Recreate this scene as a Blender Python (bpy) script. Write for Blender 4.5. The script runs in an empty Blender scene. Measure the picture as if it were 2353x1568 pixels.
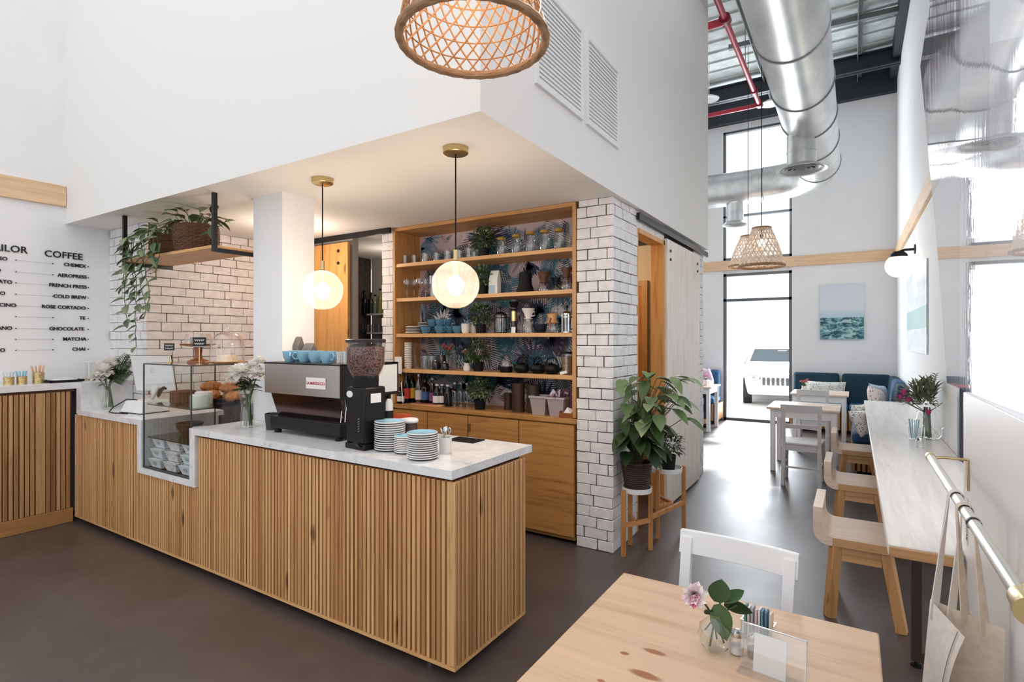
import bpy, math, random
from mathutils import Matrix, Vector, Euler
R = math.radians
PI = math.pi
random.seed(7)
S = bpy.context.scene
COL = S.collection
# ---------------------------------------------------------------- camera
EYE = 1.55
FPX, CPX, HPX = 1252.0, 1176.5, 779.0
YAW = math.atan((1962 - CPX) / FPX)
cam_d = bpy.data.cameras.new('camera'); cam = bpy.data.objects.new('camera', cam_d); COL.objects.link(cam)
cam_d.sensor_width = 36; cam_d.lens = FPX / 2353 * 36; cam_d.shift_y = (HPX - 784) / 2353
cam_d.clip_start = 0.02
cam.location = (0, 0, EYE); cam.rotation_euler = (R(90), 0, YAW)
S.camera = cam
S.view_settings.view_transform = 'Standard'; S.view_settings.look = 'None'
S.view_settings.gamma = 1; S.view_settings.use_curve_mapping = False
S.view_settings.exposure = 0.0
S.cycles.max_bounces = 7; S.cycles.diffuse_bounces = 4; S.cycles.glossy_bounces = 4
S.cycles.transmission_bounces = 4; S.cycles.transparent_max_bounces = 14
S.cycles.caustics_reflective = False; S.cycles.caustics_refractive = False
S.cycles.sample_clamp_indirect = 6
# ---------------------------------------------------------------- daylight
W = bpy.data.worlds.new('daylight'); S.world = W; W.use_nodes = True
bg = W.node_tree.nodes['Background']
bg.inputs[0].default_value = (0.95, 0.975, 1.0, 1); bg.inputs[1].default_value = 1.35
def area(name, loc, rot, sx, sy, watts, col=(1, 1, 1)):
    d = bpy.data.lights.new(name, 'AREA'); d.shape = 'RECTANGLE'; d.size = sx; d.size_y = sy
    d.energy = watts; d.color = col
    o = bpy.data.objects.new(name, d); COL.objects.link(o); o.location = loc; o.rotation_euler = rot
    return o
# the glazed back door and the clerestory above it let the day in from the far end
area('daylight_door', (-1.53, 10.93, 1.4), (R(90), 0, PI), 1.1, 2.5, 90, (.86, .93, 1))
area('daylight_clerestory', (-1.53, 10.93, 4.3), (R(90), 0, PI), 1.1, 2.3, 90, (.86, .93, 1))
# low daylight sun beyond the back wall: falls through the door and clerestory on to the aisle floor
sun_d = bpy.data.lights.new('sun', 'SUN'); sun_d.energy = 14.0; sun_d.angle = R(4); sun_d.color = (1, .98, .95)
sun = bpy.data.objects.new('sun', sun_d); COL.objects.link(sun); sun.rotation_euler = (R(-42), 0, R(4)); sun.location = (0, 20, 15)
def bulb_light(name, loc, watts, col=(1, .8, .58), r=.03):
    d = bpy.data.lights.new(name, 'POINT'); d.energy = watts; d.color = col; d.shadow_soft_size = r
    o = bpy.data.objects.new(name, d); COL.objects.link(o); o.location = loc
    return o
# ---------------------------------------------------------------- where a pixel of the photograph meets a known plane
SA, CA = math.sin(YAW), math.cos(YAW)
def ray(px, py):
    a = (px - CPX) / FPX
    return (CA * a - SA, SA * a + CA, (HPX - py) / FPX)
def atZ(px, py, Z):
    r = ray(px, py); d = (Z - EYE) / r[2]; return (r[0] * d, r[1] * d, Z)
def atX(px, py, X):
    r = ray(px, py); d = X / r[0]; return (X, r[1] * d, EYE + r[2] * d)
def atY(px, py, Y):
    r = ray(px, py); d = Y / r[1]; return (r[0] * d, Y, EYE + r[2] * d)
# ---------------------------------------------------------------- materials
def lin(v):
    v /= 255.0
    return v / 12.92 if v <= .04045 else ((v + .055) / 1.055) ** 2.4
def rgb(r, g, b): return (lin(r), lin(g), lin(b), 1)
def mk(name):
    m = bpy.data.materials.new(name); m.use_nodes = True
    return m, m.node_tree, m.node_tree.nodes['Principled BSDF']
def nd(nt, typ, _attr=None, **kw):
    n = nt.nodes.new('ShaderNode' + typ)
    for k, v in (_attr or {}).items(): setattr(n, k, v)
    for k, v in kw.items():
        k = k.replace('_', ' ') if k.replace('_', ' ') in n.inputs else k
        if isinstance(k, str) and k.startswith('i') and k[1:].isdigit(): s = n.inputs[int(k[1:])]
        else: s = n.inputs[k]
        if hasattr(v, 'is_linked'): nt.links.new(v, s)
        else: s.default_value = v
    return n
def ramp(nt, fac, stops):
    n = nt.nodes.new('ShaderNodeValToRGB'); nt.links.new(fac, n.inputs[0])
    e = n.color_ramp.elements
    while len(e) < len(stops): e.new(.5)
    for el, (p, c) in zip(e, stops): el.position = p; el.color = c
    return n.outputs[0]
def setp(nt, b, **kw):
    for k, v in kw.items():
        s = b.inputs[k.replace('_', ' ')]
        if hasattr(v, 'is_linked'): nt.links.new(v, s)
        else: s.default_value = v
def plain(name, col, rough=.5, metal=0.0, spec=.5, **kw):
    m, nt, b = mk(name); setp(nt, b, Base_Color=col, Roughness=rough, Metallic=metal)
    b.inputs['Specular IOR Level'].default_value = spec
    for k, v in kw.items(): b.inputs[k.replace('_', ' ')].default_value = v
    return m
def mottled(name, c1, c2, scale=8, rough=.6, bump=0.0, metal=0.0, detail=4, stretch=(1, 1, 1)):
    m, nt, b = mk(name)
    tc = nd(nt, 'TexCoord'); mp = nd(nt, 'Mapping', Vector=tc.outputs['Object'], Scale=stretch)
    n = nd(nt, 'TexNoise', Vector=mp.outputs[0], Scale=scale, Detail=detail)
    setp(nt, b, Base_Color=ramp(nt, n.outputs[0], [(.3, c1), (.7, c2)]), Roughness=rough, Metallic=metal)
    if bump:
        bp = nd(nt, 'Bump', Height=n.outputs[0], Strength=bump, Distance=.01); setp(nt, b, Normal=bp.outputs[0])
    return m
def wood(name, c1, c2, dark, axis=2, island=0.0, knots=.5, rough=.45, scale=1.0, knotscale=1.0):
    """planks: grain streaks along one axis, growth bands, knots; island = how much single boards differ"""
    m, nt, b = mk(name)
    tc = nd(nt, 'TexCoord')
    geo = nd(nt, 'NewGeometry')
    off = nd(nt, 'Vector Math'.replace(' ', ''), {'operation': 'SCALE'}, i0=(3.1, 5.7, 9.3))
    nt.links.new(geo.outputs['Random Per Island'], off.inputs['Scale'])
    add = nd(nt, 'VectorMath', {'operation': 'ADD'}, i0=tc.outputs['Object'], i1=off.outputs[0])
    vec = add.outputs[0] if island else tc.outputs['Object']
    st = [18 * scale] * 3; st[axis] = 1.3 * scale
    mp = nd(nt, 'Mapping', Vector=vec, Scale=st)
    n = nd(nt, 'TexNoise', Vector=mp.outputs[0], Scale=1.6, Detail=7, Roughness=.62, Distortion=.6)
    c = ramp(nt, n.outputs[0], [(.28, c2), (.5, c1), (.75, tuple(min(1, v * 1.12) for v in c1[:3]) + (1,))])
    if island:
        r2 = ramp(nt, geo.outputs['Random Per Island'], [(0, (.5, .36, .27, 1)), (.12, (.85, .7, .56, 1)), (.3, (1.1, 1.06, .98, 1)), (.5, (.84, .74, .62, 1)), (.68, (1.2, 1.16, 1.08, 1)), (.86, (.95, .82, .7, 1)), (1, (.6, .44, .34, 1))])
        mx = nd(nt, 'Mix', {'data_type': 'RGBA', 'blend_type': 'MULTIPLY'}); mx.inputs[0].default_value = island
        nt.links.new(c, mx.inputs[6]); nt.links.new(r2, mx.inputs[7]); c = mx.outputs[2]
    if knots:
        ks = [5.2 * knotscale] * 3; ks[axis] = 1.7 * knotscale
        mp2 = nd(nt, 'Mapping', Vector=tc.outputs['Object'], Scale=ks)
        n2 = nd(nt, 'TexNoise', Vector=mp2.outputs[0], Scale=2.0, Detail=2)
        wv = nd(nt, 'VectorMath', {'operation': 'MULTIPLY_ADD'}, i0=n2.outputs[1], i1=(.22, .22, .22), i2=mp2.outputs[0])
        vo = nd(nt, 'TexVoronoi', Vector=wv.outputs[0], Scale=1.0)
        k = ramp(nt, vo.outputs[0], [(0, (1, 1, 1, 1)), (.10 * knots + .02, (.75, .75, .75, 1)), (.16 * knots + .05, (0, 0, 0, 1))])
        mx = nd(nt, 'Mix', {'data_type': 'RGBA'}); nt.links.new(k, mx.inputs[0]); nt.links.new(c, mx.inputs[6]); mx.inputs[7].default_value = dark
        c = mx.outputs[2]
    setp(nt, b, Base_Color=c, Roughness=rough)
    bp = nd(nt, 'Bump', Height=n.outputs[0], Strength=.12, Distance=.004); setp(nt, b, Normal=bp.outputs[0])
    return m
def thin_glass(name, tint=(1, 1, 1, 1), ior=1.5, rough=.0, boost=1.0, base=0.0):
    """thin glass: a Fresnel reflection over clear transmission"""
    m, nt, b = mk(name); nt.nodes.remove(b)
    out = nt.nodes['Material Output']
    t = nd(nt, 'BsdfTransparent', Color=tint); g = nd(nt, 'BsdfGlossy', Color=(1, 1, 1, 1), Roughness=rough)
    geo = nd(nt, 'NewGeometry')   # the back of a thin sheet reflects like its front
    io = nd(nt, 'Mix', {'data_type': 'FLOAT'}, i0=geo.outputs['Backfacing'], i2=ior, i3=1 / ior)
    f = nd(nt, 'Fresnel', IOR=io.outputs[0])
    ma = nd(nt, 'Math', {'operation': 'MULTIPLY_ADD', 'use_clamp': True}, i0=f.outputs[0], i1=boost, i2=base)
    mx = nd(nt, 'MixShader', i0=ma.outputs[0], i1=t.outputs[0], i2=g.outputs[0])
    nt.links.new(mx.outputs[0], out.inputs[0])
    return m
def glow(name, col, strength):
    m, nt, b = mk(name); setp(nt, b, Base_Color=col)
    b.inputs['Emission Color'].default_value = col; b.inputs['Emission Strength'].default_value = strength
    return m
def leafy(name, c1, c2, c3, rough=.4):
    m, nt, b = mk(name); geo = nd(nt, 'NewGeometry')
    setp(nt, b, Base_Color=ramp(nt, geo.outputs['Random Per Island'], [(0, c1), (.5, c2), (1, c3)]), Roughness=rough)
    return m

white_wall = mottled('white_wall_paint', rgb(236, 236, 237), rgb(240, 240, 240), 3, .7)
warm_ceiling = plain('bar_ceiling_paint', rgb(236, 234, 231), .75)
brick_white = mottled('whitewashed_brick', rgb(226, 222, 222), rgb(243, 240, 240), 14, .7, .5)
grout = mottled('dark_grout', rgb(58, 50, 48), rgb(92, 84, 80), 30, .9)
def floor_mat():
    m, nt, b = mk('polished_concrete')
    tc = nd(nt, 'TexCoord')
    n = nd(nt, 'TexNoise', Vector=tc.outputs['Object'], Scale=1.3, Detail=8, Roughness=.6)
    n2 = nd(nt, 'TexNoise', Vector=tc.outputs['Object'], Scale=9, Detail=6)
    mx = nd(nt, 'Mix', {'data_type': 'FLOAT'}, i0=.35, i2=n.outputs[0], i3=n2.outputs[0])
    setp(nt, b, Base_Color=ramp(nt, mx.outputs[0], [(.3, rgb(68, 58, 55)), (.7, rgb(92, 83, 80))]),
         Roughness=ramp(nt, n.outputs[0], [(.3, (.36, .36, .36, 1)), (.7, (.46, .46, .46, 1))]), Specular_IOR_Level=1.0)
    return m
concrete = floor_mat()
def marble_mat():
    m, nt, b = mk('white_marble')
    tc = nd(nt, 'TexCoord')
    n = nd(nt, 'TexNoise', Vector=tc.outputs['Object'], Scale=5, Detail=9, Roughness=.65, Distortion=.9)
    n2 = nd(nt, 'TexNoise', Vector=tc.outputs['Object'], Scale=26, Detail=5)
    mx = nd(nt, 'Mix', {'data_type': 'FLOAT'}, i0=.3, i2=n.outputs[0], i3=n2.outputs[0])
    setp(nt, b, Base_Color=ramp(nt, mx.outputs[0], [(.33, rgb(190, 190, 193)), (.43, rgb(226, 226, 227)), (.6, rgb(241, 240, 240))]), Roughness=.22)
    return m
marble = marble_mat()
OAK, OAK2, KNOT = rgb(196, 150, 98), rgb(158, 108, 62), rgb(74, 40, 22)
slat_wood = wood('cedar_slats', rgb(214, 172, 124), rgb(180, 134, 88), rgb(96, 54, 28), 2, 1.0, .46, .5)
slat_dark = wood('cedar_slats_side', rgb(190, 152, 108), rgb(150, 112, 72), rgb(66, 40, 26), 2, .9, .55, .5)
slat_back = wood('slat_backing', rgb(84, 52, 30), rgb(62, 38, 22), KNOT, 2, 0, 0, .7)
pine_v = wood('pine_upright', rgb(200, 148, 92), rgb(170, 116, 64), rgb(92, 48, 22), 2, 0, .4, .45)
pine_x = wood('pine_across', rgb(196, 146, 92), rgb(158, 110, 64), rgb(92, 48, 22), 0, 0, .35, .45)
shelf_wood = wood('shelf_pine', rgb(222, 172, 116), rgb(196, 142, 86), rgb(110, 62, 30), 0, 0, .2, .45)
base_wood = wood('varnished_pine', rgb(190, 138, 80), rgb(150, 100, 52), rgb(84, 46, 20), 0, 0, .5, .4)
door_wood = wood('barn_door_pine', rgb(214, 158, 92), rgb(186, 124, 62), rgb(84, 42, 18), 2, .3, .45, .45)
white_oak = wood('whitewashed_oak', rgb(234, 226, 216), rgb(216, 204, 192), rgb(180, 162, 146), 2, 0, .15, .5)
trim_oak = wood('trim_oak', rgb(232, 196, 158), rgb(214, 174, 134), rgb(170, 120, 80), 0, 0, .15, .55)
trim_oak_y = wood('trim_oak_lengthwise', rgb(232, 196, 158), rgb(214, 174, 134), rgb(170, 120, 80), 1, 0, .15, .55)
table_wood = wood('table_birch', rgb(222, 188, 156), rgb(204, 164, 130), rgb(150, 88, 50), 0, 0, 0, .35, .7, .62)
stool_wood = wood('stool_pine', rgb(198, 152, 106), rgb(168, 120, 76), rgb(96, 58, 30), 0, 0, .35, .5)
stool_leg_wood = wood('stool_leg_pine', rgb(188, 140, 90), rgb(150, 104, 60), rgb(88, 52, 28), 2, 0, .3, .5)
seat_birch = wood('seat_birch', rgb(222, 200, 182), rgb(204, 180, 160), rgb(150, 116, 90), 0, 0, .25, .35)
bar_top_wood = wood('whitewashed_table', rgb(232, 228, 224), rgb(220, 213, 208), rgb(180, 165, 154), 1, 0, .15, .3)
stand_wood = wood('stand_beech', rgb(196, 138, 84), rgb(170, 112, 62), KNOT, 2, 0, 0, .5)
dark_wood = wood('dark_walnut', rgb(62, 42, 32), rgb(42, 28, 22), rgb(22, 14, 10), 2, 0, 0, .5)
cake_wood = wood('acacia_wood', rgb(150, 84, 44), rgb(110, 58, 30), KNOT, 2, 0, 0, .35)
white_paint = plain('white_lacquer', rgb(236, 236, 236), .4)
grey_paint = plain('pale_grey_lacquer', rgb(214, 211, 212), .45)
white_plastic = plain('white_plastic', rgb(238, 238, 238), .35)
white_china = plain('white_china', rgb(238, 234, 230), .2)
blue_china = plain('blue_glaze', rgb(146, 192, 216), .18)
navy_glaze = plain('navy_glaze', rgb(36, 48, 66), .25)
black_metal = plain('black_steel', rgb(28, 27, 30), .45, .3)
black_plastic = plain('black_plastic', rgb(12, 12, 13), .4, 0, .3)
matte_black = plain('matte_black', rgb(11, 11, 12), .6, 0, .3)
cast_iron = plain('black_cast_iron', rgb(12, 13, 14), .45, .2, .3)
steel = plain('brushed_steel', rgb(170, 164, 160), .28, 1)
mirror_steel = plain('polished_steel', rgb(96, 78, 78), .14, 1)
chrome = plain('chrome', rgb(214, 214, 214), .12, 1)
brass = plain('brass', rgb(200, 178, 130), .3, 1)
rail_steel = plain('pale_brass', rgb(216, 214, 208), .34, 1)
gold = mottled('hammered_gold', rgb(170, 140, 84), rgb(232, 212, 160), 90, .3, .4, .8)
galvanised = mottled('galvanised_steel', rgb(196, 200, 202), rgb(226, 228, 228), 7, .36, 0, .75, 5, (1, .4, 1))
red_pipe = plain('red_pipe_paint', rgb(176, 42, 62), .4)
dark_beam = plain('dark_beam_paint', rgb(40, 46, 54), .6)
purlin_grey = plain('primer_grey', rgb(120, 124, 124), .6)
deck = mottled('ceiling_insulation', rgb(186, 194, 192), rgb(214, 220, 217), 6, .7)
glass = thin_glass('clear_glass', (.97, .98, .98, 1), 1.5, .0, 1.6, .03)
jar_glass = thin_glass('jar_glass', (.93, .95, .95, 1), 1.5, .02, 1.6, .05)
dome_glass = thin_glass('dome_glass', (.97, .95, .94, 1), 1.5, .02, 1.8, .06)
def hazy_globe():
    m = thin_glass('globe_glass', (1.0, .95, .86, 1), 1.45, .0, 1.2, .03); nt = m.node_tree; out = nt.nodes['Material Output']; s = out.inputs[0].links[0].from_socket
    tr = nd(nt, 'BsdfTranslucent', Color=(1, .93, .82, 1)); mx = nd(nt, 'MixShader', i0=.08, i1=s, i2=tr.outputs[0]); nt.links.new(mx.outputs[0], out.inputs[0]); return m
globe_glass = hazy_globe()
amber_glass = thin_glass('amber_glass', (.28, .14, .09, 1), 1.5, .02)
green_glass = thin_glass('green_glass', (.12, .2, .1, 1), 1.5, .02)
pane = thin_glass('window_pane', (.97, .985, .985, 1), 1.35)
dark_pane = thin_glass('smoked_pane', (.5, .52, .5, 1), 1.4)
water = thin_glass('water', (.95, .98, .96, 1), 1.33, .0, 1.0, .04)
wicker_dark = wood('dark_wicker', rgb(104, 72, 54), rgb(66, 44, 34), rgb(40, 24, 18), 0, .6, 0, .7)
rattan = wood('rattan_cane', rgb(192, 140, 92), rgb(150, 106, 66), KNOT, 2, .5, 0, .6)
jute = mottled('jute_wrap', rgb(140, 104, 76), rgb(188, 152, 116), 60, .9, .8, 0, 3, (.3, .3, 3))
leaf_dark = leafy('dark_leaf', rgb(28, 44, 26), rgb(52, 72, 40), rgb(78, 98, 58))
leaf_mid = leafy('green_leaf', rgb(44, 66, 38), rgb(78, 104, 62), rgb(120, 140, 96))
leaf_pothos = leafy('pothos_leaf', rgb(52, 72, 46), rgb(88, 108, 74), rgb(140, 152, 118))
leaf_varieg = leafy('variegated_leaf', rgb(62, 86, 48), rgb(116, 140, 92), rgb(172, 184, 140))
leaf_bush = leafy('bush_leaf', rgb(34, 50, 28), rgb(66, 92, 50), rgb(150, 166, 126), .5)
stem_green = plain('green_stem', rgb(74, 100, 52), .5)
stem_brown = plain('brown_stem', rgb(92, 74, 48), .6)
def petal(*a):
    m = leafy(*a); nt = m.node_tree; b = nt.nodes['Principled BSDF']; out = nt.nodes['Material Output']
    tr = nd(nt, 'BsdfTranslucent', Color=b.inputs['Base Color'].links[0].from_socket); mx = nd(nt, 'MixShader', i0=.45, i1=b.outputs[0], i2=tr.outputs[0])
    nt.links.new(mx.outputs[0], out.inputs[0]); return m
petal_white = petal('white_petal', rgb(236, 230, 220), rgb(246, 244, 240), rgb(252, 250, 248), .6)
petal_pink = leafy('pink_petal', rgb(214, 70, 118), rgb(238, 170, 196), rgb(250, 232, 236), .6)
petal_purple = leafy('purple_petal', rgb(110, 14, 70), rgb(150, 30, 96), rgb(176, 60, 120), .6)
petal_red = leafy('red_petal', rgb(190, 60, 66), rgb(222, 120, 120), rgb(240, 190, 180), .6)
soil = mottled('potting_soil', rgb(38, 28, 22), rgb(64, 48, 38), 60, .95, .5)
beans = None
def beans_mat():
    m, nt, b = mk('coffee_beans'); tc = nd(nt, 'TexCoord')
    v = nd(nt, 'TexVoronoi', Vector=tc.outputs['Object'], Scale=115)
    setp(nt, b, Base_Color=ramp(nt, v.outputs[0], [(0, rgb(168, 132, 126)), (.5, rgb(112, 78, 74)), (.8, rgb(50, 30, 30))]), Roughness=.4)
    bp = nd(nt, 'Bump', Height=v.outputs[0], Strength=.8, Distance=.004); bp.invert = True; setp(nt, b, Normal=bp.outputs[0])
    return m
beans = beans_mat()
teal_velvet = plain('dark_teal_velvet', rgb(20, 56, 74), .8)
blue_velvet = mottled('blue_velvet', rgb(28, 66, 100), rgb(50, 96, 134), 3, .75)
canvas_white = mottled('white_canvas', rgb(226, 218, 212), rgb(236, 230, 226), 40, .85, .2)
canvas_beige = mottled('natural_canvas', rgb(212, 196, 178), rgb(226, 212, 196), 40, .85, .2)
paper_white = plain('white_paper', rgb(240, 239, 237), .7)
kraft = plain('kraft_paper', rgb(180, 140, 100), .7)
ink = plain('black_ink', rgb(20, 20, 20), .6)
red_ink = plain('red_ink', rgb(196, 36, 70), .5)
bulb_glow = glow('bulb_glow', (1, .8, .55, 1), 22)
rattan_bulb = glow('rattan_bulb_glow', (1, .82, .6, 1), 14)
sconce_glow = glow('sconce_glow', (1, .9, .74, 1), 1.3)
# ---------------------------------------------------------------- mesh building
class MB:
    """collects shapes; becomes ONE mesh object"""
    def __init__(s): s.v = []; s.f = []; s.mi = []; s.m = Matrix.Identity(4); s.cur = 0
    def add(s, vs, fs):
        o = len(s.v); s.v += [tuple(s.m @ Vector(p)) for p in vs]
        for f in fs: s.f.append([i + o for i in f]); s.mi.append(s.cur)
        return s
    def at(s, loc=(0, 0, 0), rot=(0, 0, 0), sc=(1, 1, 1)):
        s.m = Matrix.LocRotScale(Vector(loc), Euler(rot), Vector(sc)); return s
    def box(s, x0, x1, y0, y1, z0, z1):
        return s.add([(x, y, z) for z in (z0, z1) for y in (y0, y1) for x in (x0, x1)],
                     [(0, 2, 3, 1), (4, 5, 7, 6), (0, 1, 5, 4), (2, 6, 7, 3), (0, 4, 6, 2), (1, 3, 7, 5)])
    def cb(s, c, d): return s.box(c[0] - d[0] / 2, c[0] + d[0] / 2, c[1] - d[1] / 2, c[1] + d[1] / 2, c[2] - d[2] / 2, c[2] + d[2] / 2)
    def lathe(s, prof, n=20, c=(0, 0, 0), cap=True):
        vs = []; fs = []; k = len(prof)
        for r, z in prof:
            for i in range(n):
                a = 2 * PI * i / n; vs.append((c[0] + r * math.cos(a), c[1] + r * math.sin(a), c[2] + z))
        for j in range(k - 1):
            for i in range(n):
                i2 = (i + 1) % n; fs.append((j * n + i, j * n + i2, (j + 1) * n + i2, (j + 1) * n + i))
        if cap:
            if prof[0][0] > 1e-5: fs.append(tuple(range(n))[::-1])
            if prof[-1][0] > 1e-5: fs.append(tuple((k - 1) * n + i for i in range(n)))
        return s.add(vs, fs)
    def cyl(s, c, r, z0, z1, n=16, r2=None): return s.lathe([(r, z0), (r if r2 is None else r2, z1)], n, c)
    def ball(s, c, r, n=12, k=7, sz=1.0):
        return s.lathe([(max(1e-6, r * math.sin(PI * j / k)), -r * sz * math.cos(PI * j / k)) for j in range(k + 1)], n, c, False)
    def tube(s, pts, r, n=8, closed=False, cap=True):
        P = [Vector(p) for p in pts]; k = len(P); vs = []; fs = []; up = None
        for i in range(k):
            if closed: t = P[(i + 1) % k] - P[i - 1]
            else: t = P[min(i + 1, k - 1)] - P[max(i - 1, 0)]
            t.normalize()
            if up is None: up = Vector((0, 0, 1)) if abs(t.z) < .9 else Vector((1, 0, 0))
            a = t.cross(up); 
            if a.length < 1e-6: a = t.orthogonal()
            a.normalize(); b = a.cross(t).normalized(); up = b
            rr = r[i] if isinstance(r, (list, tuple)) else r
            for q in range(n):
                w = 2 * PI * q / n; vs.append(tuple(P[i] + a * (rr * math.cos(w)) + b * (rr * math.sin(w))))
        for i in range(k if closed else k - 1):
            for q in range(n):
                q2 = (q + 1) % n; i2 = (i + 1) % k
                fs.append((i * n + q, i2 * n + q, i2 * n + q2, i * n + q2))
        if cap and not closed: fs += [tuple(range(n)), tuple((k - 1) * n + q for q in range(n))[::-1]]
        return s.add(vs, fs)
    def bar(s, p, q, w, h=None):
        """a square bar from p to q"""
        p, q = Vector(p), Vector(q); t = (q - p).normalized(); h = h or w
        a = t.cross(Vector((0, 0, 1)))
        if a.length < 1e-4: a = Vector((1, 0, 0))
        a.normalize(); b = a.cross(t).normalized(); vs = []
        for o in (p, q):
            for x, y in ((-1, -1), (1, -1), (1, 1), (-1, 1)): vs.append(tuple(o + a * (x * w / 2) + b * (y * h / 2)))
        return s.add(vs, [(0, 1, 2, 3)[::-1], (4, 5, 6, 7), (0, 1, 5, 4), (1, 2, 6, 5), (2, 3, 7, 6), (3, 0, 4, 7)])
    def prism(s, poly, z0, z1):
        k = len(poly); vs = [(x, y, z0) for x, y in poly] + [(x, y, z1) for x, y in poly]
        return s.add(vs, [tuple(range(k))[::-1], tuple(range(k, 2 * k))] + [(i, (i + 1) % k, k + (i + 1) % k, k + i) for i in range(k)])
    def leaf(s, base, d, L, w, up=(0, 0, 1), fold=.18, droop=.25, k=4, tip=.0):
        """a folded, drooping leaf growing from base along d"""
        d = Vector(d).normalized(); up = Vector(up); side = d.cross(up)
        if side.length < 1e-3: side = d.orthogonal()
        side.normalize(); nrm = side.cross(d).normalized(); base = Vector(base); vs = []; fs = []
        for i in range(k + 1):
            t = i / k; ww = w * (math.sin(PI * min(1, t * .94 + .06)) ** .8) * (1 - .25 * t)
            c = base + d * (L * t) + Vector((0, 0, -droop * L * t * t))
            vs += [tuple(c - side * ww / 2 + nrm * ww * fold), tuple(c), tuple(c + side * ww / 2 + nrm * ww * fold)]
        for i in range(k):
            a = i * 3; fs += [(a, a + 1, a + 4, a + 3), (a + 1, a + 2, a + 5, a + 4)]
        return s.add(vs, fs)
def ob(name, mb, mats, parent=None, bev=0, smooth=True, sub=0, label=None):
    me = bpy.data.meshes.new(name); me.from_pydata(mb.v, [], mb.f)
    mats = mats if isinstance(mats, (list, tuple)) else [mats]
    for m in mats: me.materials.append(m)
    if len(mats) > 1: me.polygons.foreach_set('material_index', mb.mi)
    if smooth:
        me.polygons.foreach_set('use_smooth', [True] * len(me.polygons)); me.set_sharp_from_angle(angle=R(38))
    me.update()
    o = bpy.data.objects.new(name, me); COL.objects.link(o)
    if parent: o.parent = parent
    if bev:
        b = o.modifiers.new('b', 'BEVEL'); b.width = bev; b.segments = 2; b.limit_method = 'ANGLE'; b.angle_limit = R(50)
    if sub:
        b = o.modifiers.new('s', 'SUBSURF'); b.levels = sub; b.render_levels = sub
    if label: o['label'] = label
    return o
def T(name, label, cat, loc=(0, 0, 0), rz=0, group=None):
    o = bpy.data.objects.new(name, None); COL.objects.link(o); o.empty_display_size = .1
    o.location = loc; o.rotation_euler = (0, 0, rz); return tag(o, label, cat, group)
def tag(o, label, cat, group=None):
    o['label'] = label; o['category'] = cat
    if group: o['group'] = group
    return o
def struct(name, mb, m, parent=None, **kw):
    o = ob(name, mb, m, parent, **kw)
    if not parent: o['kind'] = 'structure'
    return o
def dup(t, loc=None, rz=None, label=None):
    r = t.copy(); COL.objects.link(r)
    for c in t.children:
        k = c.copy(); COL.objects.link(k); k.parent = r
        for g in c.children:
            h = g.copy(); COL.objects.link(h); h.parent = k
    if loc is not None: r.location = loc
    if rz is not None: r.rotation_euler = (r.rotation_euler[0], r.rotation_euler[1], rz)
    if label: r['label'] = label
    return r
def repeat(t, spots, group):
    """spots: (loc, rz, label); the first spot is the thing itself, the rest are copies"""
    for i, (loc, rz, label) in enumerate(spots):
        o = t if i == 0 else dup(t)
        o.location = loc; o.rotation_euler = (0, 0, rz); o['label'] = label; o['group'] = group
ORD = ['first', 'second', 'third', 'fourth', 'fifth', 'sixth', 'seventh', 'eighth', 'ninth', 'tenth', 'eleventh', 'twelfth', 'thirteenth', 'fourteenth', 'fifteenth', 'sixteenth']
def text(name, body, size, mx, m, parent, depth=.002, align='LEFT', bold=0.0, space=1.0):
    cu = bpy.data.curves.new(name, 'FONT'); cu.body = body; cu.size = size; cu.extrude = depth
    cu.align_x = align; cu.offset = bold; cu.space_character = space; cu.resolution_u = 3
    o = bpy.data.objects.new(name, cu); COL.objects.link(o); bpy.context.view_layer.update()
    me = bpy.data.meshes.new_from_object(o.evaluated_get(bpy.context.evaluated_depsgraph_get()))
    bpy.data.objects.remove(o); bpy.data.curves.remove(cu)
    me.transform(mx); me.materials.clear(); me.materials.append(m); me.name = name
    n = bpy.data.objects.new(name, me); COL.objects.link(n)
    if parent: n.parent = parent
    return n
def face_px(loc): return Matrix(((0, 0, 1, loc[0]), (1, 0, 0, loc[1]), (0, 1, 0, loc[2]), (0, 0, 0, 1)))     # written on a wall that faces +X
def face_ny(loc): return Matrix(((1, 0, 0, loc[0]), (0, 0, -1, loc[1]), (0, 1, 0, loc[2]), (0, 0, 0, 1)))    # on a face that looks at -Y
rnd = random.uniform
def brick_panel(mb, u0, u1, z0, z1, put, L=.2, H=.105, seed=1, joint=.006):
    """courses of uneven whitewashed bricks; put(u0,u1,z0,z1,depth) adds one"""
    rg = random.Random(seed); z = z0; row = 0
    while z < z1 - .02:
        h = H if z + H * 1.4 < z1 else z1 - z
        u = u0 - (row % 2) * L / 2 + rg.uniform(-.02, .02)
        while u < u1:
            l = L * rg.uniform(.88, 1.12); a, b = max(u, u0), min(u + l, u1)
            if b - a > .02:
                j = joint * rg.uniform(.4, 1.1)
                put(a + j / 2 if a > u0 else a, b - j / 2 if b < u1 else b, z + joint * rg.uniform(.3, .9) / 2, z + h - joint * rg.uniform(.3, .9) / 2, rg.uniform(.007, .015))
            u += l
        z += h; row += 1
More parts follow.
